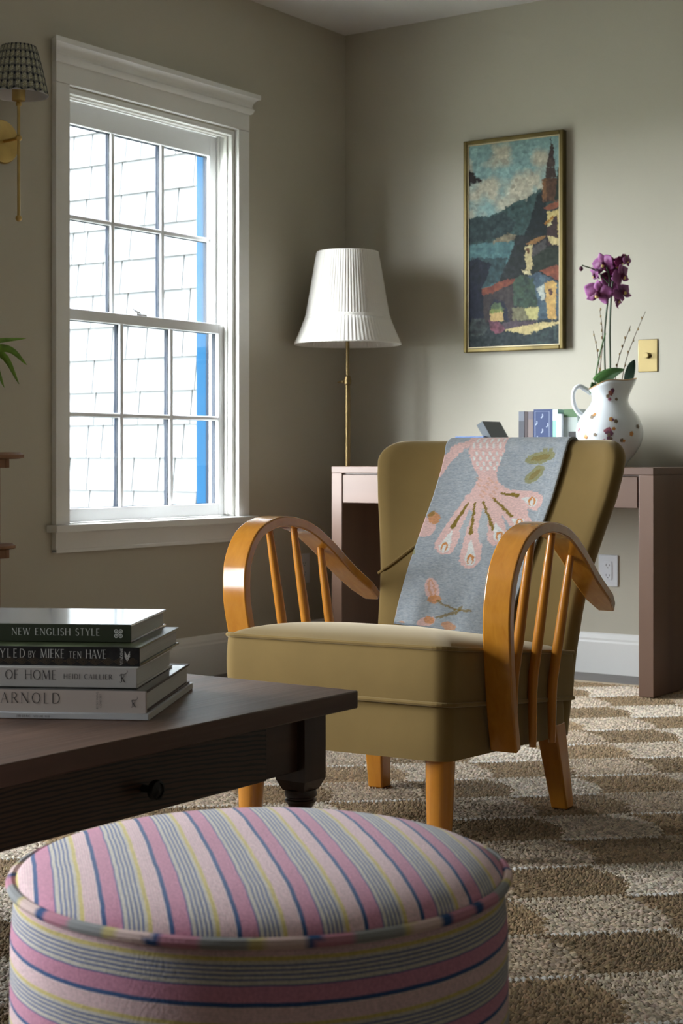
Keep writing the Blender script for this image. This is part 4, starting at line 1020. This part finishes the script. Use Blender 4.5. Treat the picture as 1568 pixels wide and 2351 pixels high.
for (p, sz, yw, pitch, light) in flowers:
    c = rel(at(p[0], p[1], rf.uniform(-.03,.03))); s_ = sz/3739*base_d*1.12
    face = Matrix.Rotation(vdir+PI/2+yw, 4, 'Z') @ Matrix.Rotation(PI/2+pitch, 4, 'X') @ Matrix.Rotation(rf.uniform(-.5,.5), 4, 'Z')
    f_ = empty('flower', tuple(c), 0, OR)
    inner, outer = (mg2, lil) if light else (dkp if rf.random() < .4 else mg2, mg if rf.random() < .6 else lil)
    for (ang, L_, W_) in ((0,.95,.62),(2.2,.9,.55),(-2.2,.9,.55),(1.25,1.0,1.05),(-1.25,1.0,1.05)):
        mb = MB(); petal(mb, face @ Matrix.Rotation(ang, 4, 'Z'), s_*L_, s_*W_, inner, outer, rf.uniform(-.2,.35))
        ob('petal', mb, M_petal, f_, sharp=None, solid=.0006).data.polygons.foreach_set('use_smooth', [True]*42)
    mb = MB(); mb.ball(face @ Vector((0,0,s_*.12)), s_*.2, 8, 6, (.8,.8,1.2), None, S(96,10,60)); mb.ball(face @ Vector((0,-s_*.12,s_*.2)), s_*.14, 8, 6, (1,1,1), None, S(220,190,120))
    ob('lip', mb, M_petal, f_, sharp=None)
def leaf(name, pts, W_, m, parent, fold=.15, sideways=None, solid=.0012):
    pts = curve(pts, 6); n = len(pts); mb = MB(); nu_ = 7
    for j, p in enumerate(pts):
        t = j/(n-1); tg = (pts[min(n-1, j+1)]-pts[max(0, j-1)]).normalized(); sd_ = Vector(sideways) if sideways else tg.cross(Vector((0,0,1)))
        sd_ = (sd_-tg*sd_.dot(tg)).normalized(); nr_ = sd_.cross(tg); w_ = W_*(math.sin(PI*(.10+.90*t)**.8)**.75 if t < 1 else .0)+.0006
        for i in range(nu_):
            s = i/(nu_-1)*2-1; mb.v.append(tuple(p+sd_*(s*w_/2)+nr_*(fold*w_*abs(s)))) 
    mb.f = [(j*nu_+i, j*nu_+i+1, (j+1)*nu_+i+1, (j+1)*nu_+i) for j in range(n-1) for i in range(nu_-1)]
    return ob(name, mb, m, parent, sharp=80, solid=solid)
leaf('leaf', [rel(at(1362,906,-.01)), rel(at(1378,875,-.01)), rel(at(1404,858,-.01)), rel(at(1434,848,0))], .052, M_leafd, OR, .12, sideways=(.5,.35,1))
leaf('leaf', [rel(at(1440,885,.02)), rel(at(1444,862,.02)), rel(at(1450,840,.02)), rel(at(1457,826,.02))], .034, mat('orchid_leaf_dark', (.035,.08,.05), .35), OR, .2, sideways=RwV)
leaf('leaf', [rel(at(1445,890)), rel(at(1452,882)), rel(at(1459,876))], .014, M_leafd, OR, .1, sideways=(0,0,1))
def twig(pts, lab, seed):
    p0 = Vector(pts[0]); t = empty('budding_twig', tuple(p0)); tag(t, lab, 'twig', 'twigs in the pitcher')
    P_ = curve([Vector(p)-p0 for p in pts], 7); ob('stick', MB().tube(P_, [.0018-.0009*i/len(P_) for i in range(len(P_))], 6), M_twig, t)
    q = random.Random(seed)
    for i in range(4, len(P_), 3):
        a = q.uniform(0, 6.28); ob('bud', MB().ball(P_[i]+Vector((math.cos(a)*.0028, math.sin(a)*.0028, .003)), .0034, 8, 6, (.8,.8,1.7)), M_tbud, t, sharp=None)
twig([at(1375,930,.01), at(1378,850,.01), at(1383,790,.01), at(1382,750,.01), at(1377,712,.01)], 'brown budding twig left of the orchid stems, the taller of two', 1)
twig([at(1381,930,.03), at(1376,850,.03), at(1370,800,.03), at(1362,760,.03)], 'brown budding twig furthest left in the pitcher', 2)
twig([at(1408,930,.02), at(1417,840,.02), at(1432,790,.02), at(1448,748,.02)], 'shorter brown twig leaning right of the orchid', 3)
twig([at(1420,930,0), at(1434,840,0), at(1456,775,0), at(1482,715,0)], 'long brown twig leaning furthest right towards the brass switch', 4)

# ------------------------------------------------------------------ floor lamp in the corner
LP = empty('floor_lamp', (.236, -.323, 0)); tag(LP, 'brass floor lamp with a pleated cream bell shade in the corner', 'lamp')
ob('base', MB().lathe([(.078,.0),(.078,.008),(.072,.014),(.03,.022),(.014,.03),(.0115,.05)], 40), M_obrass, LP)
ob('lower_tube', MB().lathe([(.0105,.04),(.0105,1.085)], 20), M_obrass, LP)
col_ = ob('clamp_collar', MB().lathe([(.0105,1.080),(.0145,1.083),(.0150,1.100),(.0125,1.106),(.0125,1.112),(.0085,1.116)], 20), M_obrass, LP)
tw = MB(); dv = -RwV
tw.tube([dv*.012+Vector((0,0,1.092)), dv*.026+Vector((0,0,1.092))], .0035, 8); tw.ball(dv*.018+Vector((0,0,1.092)), .0075, 10, 8); tw.tube([dv*.026+Vector((0,0,1.092)), dv*.040+Vector((0,0,1.090))], [.005,.0025], 8)
ob('wing_screw', tw, M_obrass, col_)
ob('upper_tube', MB().lathe([(.0075,1.10),(.0075,1.40)], 16), M_obrass, LP)
ob('socket', MB().lathe([(.010,1.36),(.018,1.365),(.018,1.43),(.014,1.435)], 16), M_obrass, LP)
ob('bulb', MB().lathe([(.012,1.435),(.014,1.45),(.028,1.48),(.030,1.50),(.022,1.525),(0,1.535)], 16), mat('unlit_bulb', (.8,.8,.78), .3), LP)
rs = np.random.RandomState(4); npl = 84; pj = rs.uniform(.55, 1.3, npl)
def pleat(amp): 
    def f(a, r_, z, j): k = a/(2*PI)*npl; return r_+amp[j]*pj[int(k) % npl]*(abs((k % 1)*2-1)-.5)
    return f
shp = [(.1185,1.592),(.1190,1.590),(.131,1.52),(.146,1.43),(.160,1.352),(.1635,1.338)]
shade = ob('shade', MB().lathe(shp, npl*6, cap=False, mod=pleat([.0006,.002,.0035,.0035,.003,.0008])), M_shade, LP, sharp=80, solid=.0012)
skp = [(.1655,1.338),(.171,1.322),(.185,1.285),(.2045,1.243),(.2055,1.238)]
ob('shade_skirt', MB().lathe(skp, npl*6, cap=False, mod=pleat([.0005,.0022,.0035,.0024,.0004])), M_shade, shade, sharp=80, solid=.0012)
bd = MB()
for (r_, z, rad) in ((.1185,1.592,.0022),(.2055,1.238,.0024)): bd.tube([(r_*math.cos(2*PI*k/72), r_*math.sin(2*PI*k/72), z) for k in range(72)], rad, 6, closed=True)
bd.lathe([(.1615,1.350),(.1655,1.344),(.1665,1.338),(.1655,1.333)], 72, cap=False)
ob('shade_trim', bd, M_shade, shade)
spd = MB()
for k in range(3):
    a = k*2*PI/3; spd.tube([(0,0,1.545), (.118*math.cos(a), .118*math.sin(a), 1.590)], .0015, 6)
spd.lathe([(.004,1.53),(.006,1.545),(.006,1.552),(0,1.556)], 10)
ob('spider', spd, M_obrass, LP)

# ------------------------------------------------------------------ painting
PW, PH = .432, .822
PA = empty('framed_painting', (.582, -.002, 1.207)); tag(PA, 'tall gilt framed oil painting of a lakeside village on the back wall', 'painting')
fw = .016; fd = .030
fr_ = MB()
for (x0, x1, z0, z1) in ((0,fw,0,PH),(PW-fw,PW,0,PH),(fw,PW-fw,0,fw),(fw,PW-fw,PH-fw,PH)): fr_.box(x0, x1, -fd, 0, z0, z1)
ob('frame', fr_, M_gilt, PA, bevel=.003)
lip = MB()
for (x0, x1, z0, z1) in ((fw,fw+.004,fw,PH-fw),(PW-fw-.004,PW-fw,fw,PH-fw),(fw+.004,PW-fw-.004,fw,fw+.004),(fw+.004,PW-fw-.004,PH-fw-.004,PH-fw)): lip.box(x0, x1, -fd+.005, -.004, z0, z1)
ob('frame_lip', lip, M_gilt2, PA)
nu, nv = 210, 420
ui, vi = np.meshgrid(np.linspace(0,1,nu), np.linspace(0,1,nv))
def warp(cells, amp, sd_): return (lownoise(nv, nu, cells, sd_)-.5)*amp
# picture pixels: x 0..870, y 0..1960 (top = 0)
GX = ui*870+warp((90,190),14,1)+warp((30,60),12,2); GY = vi*1960+warp((90,190),14,3)+warp((30,60),12,4)
def q2(px, py): return (px-180., (py-(250-.115*(px-180)))*1960./(1960+.08*(px-180)))
im = np.zeros((nv, nu, 3))
n1 = lownoise(nv, nu, (5,9), 21)*.6+lownoise(nv, nu, (11,20), 22)*.4; f1 = lownoise(nv, nu, (40,80), 23); f2 = lownoise(nv, nu, (22,50), 24)
sky = np.array(S(134,164,162)); cloud = np.array(S(186,180,160)); k = np.clip((n1-.46)*5, 0, 1)[...,None]; im[:] = sky*(1-k)+cloud*k
k = np.clip((GY/1960-.25)*4, 0, 1)[...,None]*.45; im[:] = im*(1-k)+np.array(S(150,176,168))*k
def pp(pts, c, jit=.16, c2=None, a=1.):
    m = inpoly(GX, GY, [q2(*p) for p in pts]); cc = np.array(S(*c)); 
    base_ = cc if c2 is None else cc*(1-f2[...,None])+np.array(S(*c2))*f2[...,None]
    cl = base_*(1+(f1[...,None]-.5)*2*jit); im[m] = im[m]*(1-a)+(cl[m] if cl.ndim == 3 else cl)*a
pp([(170,960),(370,945),(500,890),(900,680),(1080,640),(1080,2300),(170,2300)], (46,54,56), .3)
pp([(170,465),(315,590),(300,605),(170,640)], (42,34,34))
pp([(170,960),(260,935),(370,935),(500,880),(640,790),(740,760),(830,700),(900,660),(1080,640),(1080,1300),(170,1300)], (62,84,82), .35, (40,62,60))
pp([(170,960),(370,945),(520,890),(640,1000),(560,1130),(170,1190)], (52,70,72), .35, (36,50,50))
pp([(840,720),(900,690),(950,1000),(930,1150),(760,1220),(700,1180),(780,960)], (26,34,36), .3)
pp([(170,1205),(600,1180),(640,1190),(600,1300),(480,1520),(420,1640),(170,1640)], (92,128,128), .16, (70,104,108))
pp([(200,1330),(560,1340),(480,1560),(300,1640),(190,1640)], (58,84,88), .25, (46,64,66))
pp([(400,1190),(450,1150),(560,1105),(650,1120),(640,1170),(560,1180)], (150,138,112), .35, (90,84,70))
pp([(640,1130),(740,1120),(860,1120),(1080,1200),(1080,1600),(560,1620),(480,1560),(560,1400),(610,1220)], (40,44,46), .35, (30,36,34))
pp([(920,1230),(1080,1230),(1080,1480),(800,1480)], (34,38,34), .4)
pp([(170,1380),(250,1340),(330,1370),(400,1400),(360,1520),(310,1640),(330,1700),(330,2000),(170,2000)], (34,38,50), .35, (24,30,42))
pp([(165,1570),(250,1570),(300,1680),(320,1960),(180,1990)], (30,34,50), .3)
# tower
pp([(965,160),(972,160),(976,250),(962,250)], (64,58,54)); pp([(950,290),(990,290),(985,240),(955,240)], (70,60,54)); pp([(948,380),(995,380),(985,290),(955,290)], (64,52,48))
pp([(930,400),(950,375),(990,375),(1010,410),(1000,460),(930,470)], (78,66,60), .25); pp([(925,470),(1005,465),(1020,560),(915,575)], (66,54,48), .25); pp([(888,580),(1035,560),(1040,790),(885,800)], (92,66,46), .2, (70,46,36)); pp([(888,580),(925,578),(925,780),(885,790)], (120,84,54), .15)
pp([(1030,470),(1045,470),(1065,600),(1065,760),(1000,780),(1020,600)], (40,48,40))
pp([(900,855),(1000,800),(1065,780),(1065,850),(930,880)], (134,78,56)); pp([(930,890),(1065,860),(1065,1220),(930,1220)], (60,44,44), .3); pp([(930,890),(1065,870),(1065,920),(1010,930),(960,1030),(935,1030)], (196,176,116)); pp([(1020,930),(1065,920),(1065,1190),(1040,1190)], (196,172,108)); pp([(935,1130),(1050,1150),(1050,1220),(960,1210)], (200,182,132), .2); pp([(900,1010),(1000,920),(1000,950),(920,1020)], (160,112,44)); pp([(925,1030),(975,990),(980,1020),(940,1035)], (206,196,150))
pp([(730,1205),(800,1160),(920,1125),(920,1150),(790,1215)], (142,104,62)); pp([(725,1230),(795,1215),(790,1460),(735,1455)], (192,176,130), .12); pp([(795,1230),(920,1160),(920,1300),(800,1340)], (76,72,72), .2); pp([(735,1250),(770,1250),(765,1300),(740,1295)], (96,66,44)); pp([(690,1460),(780,1470),(780,1500),(720,1500)], (200,188,146)); pp([(800,1330),(920,1250),(1065,1250),(1065,1420),(800,1470)], (40,48,38), .35)
pp([(860,1460),(1000,1420),(1065,1410),(1065,1580),(900,1490)], (146,84,60), .2, (112,62,50)); pp([(760,1510),(860,1480),(1060,1590),(1060,1960),(830,1960),(760,1700)], (86,106,116), .25, (60,74,88)); pp([(900,1590),(960,1560),(1015,1580),(1010,1940),(935,1930),(920,1700)], (208,172,106), .1, (190,150,90)); pp([(945,1645),(980,1640),(980,1710),(950,1715)], (86,60,56)); pp([(900,1600),(830,1640),(880,1740),(910,1740)], (186,190,180), .2)
pp([(600,1560),(700,1500),(800,1540),(830,1700),(850,1820),(720,1830),(610,1800)], (50,66,60), .4, (66,84,66))
pp([(310,1640),(560,1540),(630,1545),(600,1590),(480,1650),(320,1710)], (140,80,58), .2, (110,58,48)); pp([(320,1715),(480,1655),(610,1600),(620,1960),(330,1960)], (70,62,60), .25, (56,50,52))
pp([(385,1960),(390,1800),(440,1740),(510,1750),(560,1830),(570,1960)], (40,42,56)); pp([(395,1960),(395,1830),(430,1770),(490,1770),(520,1850),(525,1950)], (84,100,74), .15); pp([(390,1860),(520,1850),(525,1950),(395,1960)], (196,166,112), .1); pp([(395,1830),(520,1830),(522,1862),(392,1872)], (122,132,76))
pp([(610,1820),(850,1810),(855,1960),(600,1950)], (118,114,88), .15); pp([(720,1830),(855,1815),(850,1955),(760,1930)], (186,178,120), .12)
pp([(170,1960),(600,1950),(1060,1930),(1060,2230),(170,2230)], (54,62,66), .4, (40,50,50)); pp([(520,2040),(760,1980),(1040,1960),(1050,1980),(850,2050),(760,2090),(640,2060)], (200,182,130), .12); pp([(600,1950),(860,1955),(760,1990),(540,2030),(480,1980)], (84,72,80), .2)
pp([(370,1940),(480,1960),(540,2030),(480,2080),(390,2040)], (138,80,92), .35, (96,66,78)); pp([(200,1930),(330,1920),(380,2000),(330,2080),(200,2100)], (80,86,84), .5, (50,56,58)); pp([(780,2060),(1060,1990),(1060,2200),(700,2200)], (58,72,70), .45, (44,54,58))
# brush dabs pull neighbouring colours into each other
rd = np.random.RandomState(9)
for _ in range(4200):
    ci, cj = rd.randint(0, nu), rd.randint(0, nv); skyp = cj < nv*.33
    rx_, ry_ = (rd.uniform(3,7), rd.uniform(1.5,3.5)) if (skyp and ci < nu*.8) else (rd.uniform(1,2.8), rd.uniform(.8,2.2)); q = 10
    si = int(np.clip(ci+rd.randint(-1,2), 0, nu-1)); sj = int(np.clip(cj+rd.randint(-2,3), 0, nv-1))
    a0, a1, b0, b1 = max(0,ci-q), min(nu,ci+q), max(0,cj-q), min(nv,cj+q)
    yy, xx = np.mgrid[b0:b1, a0:a1]; m = ell(xx, yy, (ci, cj), rx_, ry_, rd.uniform(-1.2,1.2))
    c_b = im[sj, si]*(rd.uniform(.75,1.32)); al = rd.uniform(.35,.7); sub = im[b0:b1, a0:a1]; sub[m] = sub[m]*(1-al)+c_b*al
mb = MB(); x0, x1, z0, z1 = fw+.002, PW-fw-.002, fw+.002, PH-fw-.002
mb.v = [(x0+(x1-x0)*i/(nu-1), -fd+.010, z1+(z0-z1)*j/(nv-1)) for j in range(nv) for i in range(nu)]
mb.f = [(j*nu+i, j*nu+i+1, (j+1)*nu+i+1, (j+1)*nu+i) for j in range(nv-1) for i in range(nu-1)]
mb.c = [tuple(c*.82) for c in im.reshape(-1,3)]
ob('canvas', mb, M_paint, PA, sharp=None)
ob('backing_board', MB().box(fw-.002, PW-fw+.002, -.012, -.001, fw-.002, PH-fw+.002), M_soil, PA, sharp=None)

# ------------------------------------------------------------------ switch and outlets
sw = empty('dimmer_switch', (1.305, 0, 1.111)); tag(sw, 'polished brass dimmer switch plate with a round knob on the back wall', 'switch')
ob('plate', MB().box(0, .077, -.005, -.0003, 0, .119), M_plate, sw, bevel=.0025)
ob('knob', MB().lathe([(.0105,.0),(.0105,.016),(.009,.019),(0,.0195)], 24, (.0385, -.005, .0595), Matrix.Rotation(PI/2, 4, 'X')), M_plate, sw)
def outlet(name, loc, rz, label):
    o_ = empty(name, loc, rz); tag(o_, label, 'outlet')
    ob('plate', MB().box(-.0395, .0395, -.006, -.0003, -.0585, .0585), M_plastic, o_, bevel=.002)
    ins = ob('receptacle', MB().box(-.017, .017, -.0085, -.006, -.034, .034), M_plastic, o_, bevel=.002)
    for z in (.0185, -.0185):
        ob('slot', MB().box(-.0075, -.0055, -.0088, -.0085, z-.0015, z+.0065).box(.0055, .0075, -.0088, -.0085, z-.0015, z+.0055).box(-.0018, .0018, -.0088, -.0085, z-.0085, z-.005), M_dark, ins, sharp=None)
outlet('power_outlet', (1.186, 0, .381), 0, 'white power outlet low on the back wall under the desk')
outlet('power_outlet', (0, -.294, .36), PI/2, 'power outlet low on the window wall behind the armchair')

# ------------------------------------------------------------------ wall sconce left of the window
SCo = empty('wall_sconce', (0, -1.917, 1.795)); tag(SCo, 'brass wall sconce with a gathered check shade left of the window', 'sconce')
My = Matrix.Rotation(PI/2, 4, 'Y')
ob('backplate', MB().lathe([(.068,.0005),(.070,.004),(.066,.010),(.045,.013),(.0,.014)], 40, (0,.012,0), My), M_brass, SCo)
ob('arm', MB().tube([(.012,.012,0),(.05,.008,.0),(.09,0,0)], .0055, 10), M_brass, SCo)
ob('rod', MB().lathe([(.0048,-.245),(.0048,.105)], 12, (.09,0,0)), M_brass, SCo)
ob('finial', MB().ball((.09,0,-.250), .0105, 14, 10), M_brass, SCo); ob('joint', MB().ball((.09,0,0), .0105, 14, 10), M_brass, SCo)
ob('candle_cup', MB().lathe([(.0,.098),(.008,.100),(.0095,.106),(.007,.112),(.020,.116),(.021,.120),(.021,.175),(.016,.176),(.0,.176)], 20, (.09,0,0)), M_brass, SCo)
nA, nZ = 160, 60; dark = np.array(S(44,50,60)); lt = np.array(S(196,194,178)); ol = np.array(S(142,138,104))
def shc(u_, v_):
    a = (u_*26) % 1; b = (v_*6.2+.12*math.sin(u_*2*PI*26)) % 1; da = a < .36; db = b < .34
    if da and db: return tuple(dark)
    if da or db: return tuple(dark*.55+lt*.45 if ((u_*208) % 2 > 1) else dark*.8+lt*.2)
    return tuple(lt if (int(a*8)+int(b*7)) % 2 else ol)
def shp_(u_, v_):
    a = u_*2*PI; r_ = .052+.040*(1-v_)**.82+.0016*math.sin(u_*2*PI*26)*(.4+.6*v_); z = .135+.150*v_+.0035*math.sin(u_*2*PI*13)*(1-v_)**6
    return (.09+r_*math.cos(a), r_*math.sin(a), z)
mb = MB().grid(shp_, nA*2, nZ, True, shc); s_o = ob('shade', mb, M_gingham, SCo, sharp=80)
ob('shade_liner', MB().lathe([(.0915,.132),(.0895,.134),(.050,.283)], 48, (.09,0,0), cap=False), M_liner, s_o, solid=.001)
spd = MB()
for k in range(3): spd.tube([(.09,0,.215), (.09+.068*math.cos(k*2.094), .068*math.sin(k*2.094), .218)], .0012, 6)
ob('spider', spd, M_brass, SCo)

# ------------------------------------------------------------------ plant stand with plant at the left edge
SX, SY = .178, -2.305
ST = empty('plant_stand', (SX, SY, 0)); tag(ST, 'tiered wooden plant stand with scalloped shelf edges at the left edge', 'stand')
def board(z, hw, th):
    pts = []
    for (sx, sy, ex, ey) in ((-1,-1,1,-1),(1,-1,1,1),(1,1,-1,1),(-1,1,-1,-1)):
        for k in range(12):
            t = k/12; x = (sx+(ex-sx)*t)*hw; y = (sy+(ey-sy)*t)*hw; w_ = .008*abs(math.sin(t*PI*3)); d_ = 1+(w_/hw if .02 < t < .98 else 0)
            pts.append((x*d_, y*d_))
    mb = MB(); n = len(pts)
    lv = [(.93,z-th),(1.0,z-th*.8),(1.0,z-th*.35),(.975,z-th*.2),(.955,z)]
    vs = [(x*s_, y*s_, zz_) for (s_, zz_) in lv for (x, y) in pts]
    fs = [(j*n+i, j*n+(i+1)%n, (j+1)*n+(i+1)%n, (j+1)*n+i) for j in range(len(lv)-1) for i in range(n)]+[tuple(range(n-1,-1,-1)), tuple((len(lv)-1)*n+i for i in range(n))]
    return mb.add(vs, fs)
for (z, hw_, th_) in ((.815,.165,.020),(.550,.148,.018),(.26,.148,.018)):
    b_ = ob('shelf', board(z, hw_, th_), M_pine, ST, sharp=40)
    ob('bracket', MB().box(-.136, .136, -.136, -.120, z-th_-.026, z-th_).box(-.136, .136, .120, .136, z-th_-.026, z-th_).box(.120, .136, -.12, .12, z-th_-.026, z-th_).box(-.136, -.120, -.12, .12, z-th_-.026, z-th_), M_pine, b_, bevel=.002)
for sx in (-1, 1):
    for sy in (-1, 1): ob('leg', MB().box(sx*.105-.013, sx*.105+.013, sy*.105-.013, sy*.105+.013, 0, .797), M_pine, ST, bevel=.003)
PLT = empty('potted_plant', (SX, SY, .8155)); tag(PLT, 'green leafy plant reaching in from the left edge below the sconce', 'plant')
ob('pot', MB().lathe([(.058,0),(.062,.003),(.078,.12),(.084,.125),(.084,.14),(.078,.142),(.074,.135),(.06,.10),(0,.10)], 36), M_terra, PLT)
ob('soil', MB().lathe([(.071,.118),(.04,.124),(0,.126)], 24), M_soil, PLT)
pl0 = PLT.location; base_p = (Vector((SX, SY, 0))-Cam).dot(FwV)
def atp(u_, v_, dd=0.):
    d_ = base_p+dd; return Cam+FwV*d_+RwV*((u_-784)/3739*d_)+Vector((0,0,(1050-v_)/3739*d_))-pl0
for k, (p, w_) in enumerate([([(-110,900),(-70,800),(-10,783),(60,777)],.020),([(-105,900),(-60,815),(15,800),(62,838)],.026),([(-105,905),(-55,820),(5,815),(44,882)],.026),([(-100,910),(-60,840),(-20,830),(10,890)],.026),([(-115,900),(-130,800),(-180,770),(-230,790)],.026),([(-115,900),(-150,830),(-190,830),(-230,880)],.026),([(-112,900),(-110,800),(-100,740),(-80,690)],.022),([(-112,900),(-125,780),(-150,720),(-190,690)],.022)]):
    leaf('leaf', [atp(*q, dd=.03*((k*37) % 5-2)*i/3) for i, q in enumerate(p)], w_, M_plant, PLT, .22, sideways=(.45,.3,1) if k < 4 else None, solid=.0008)
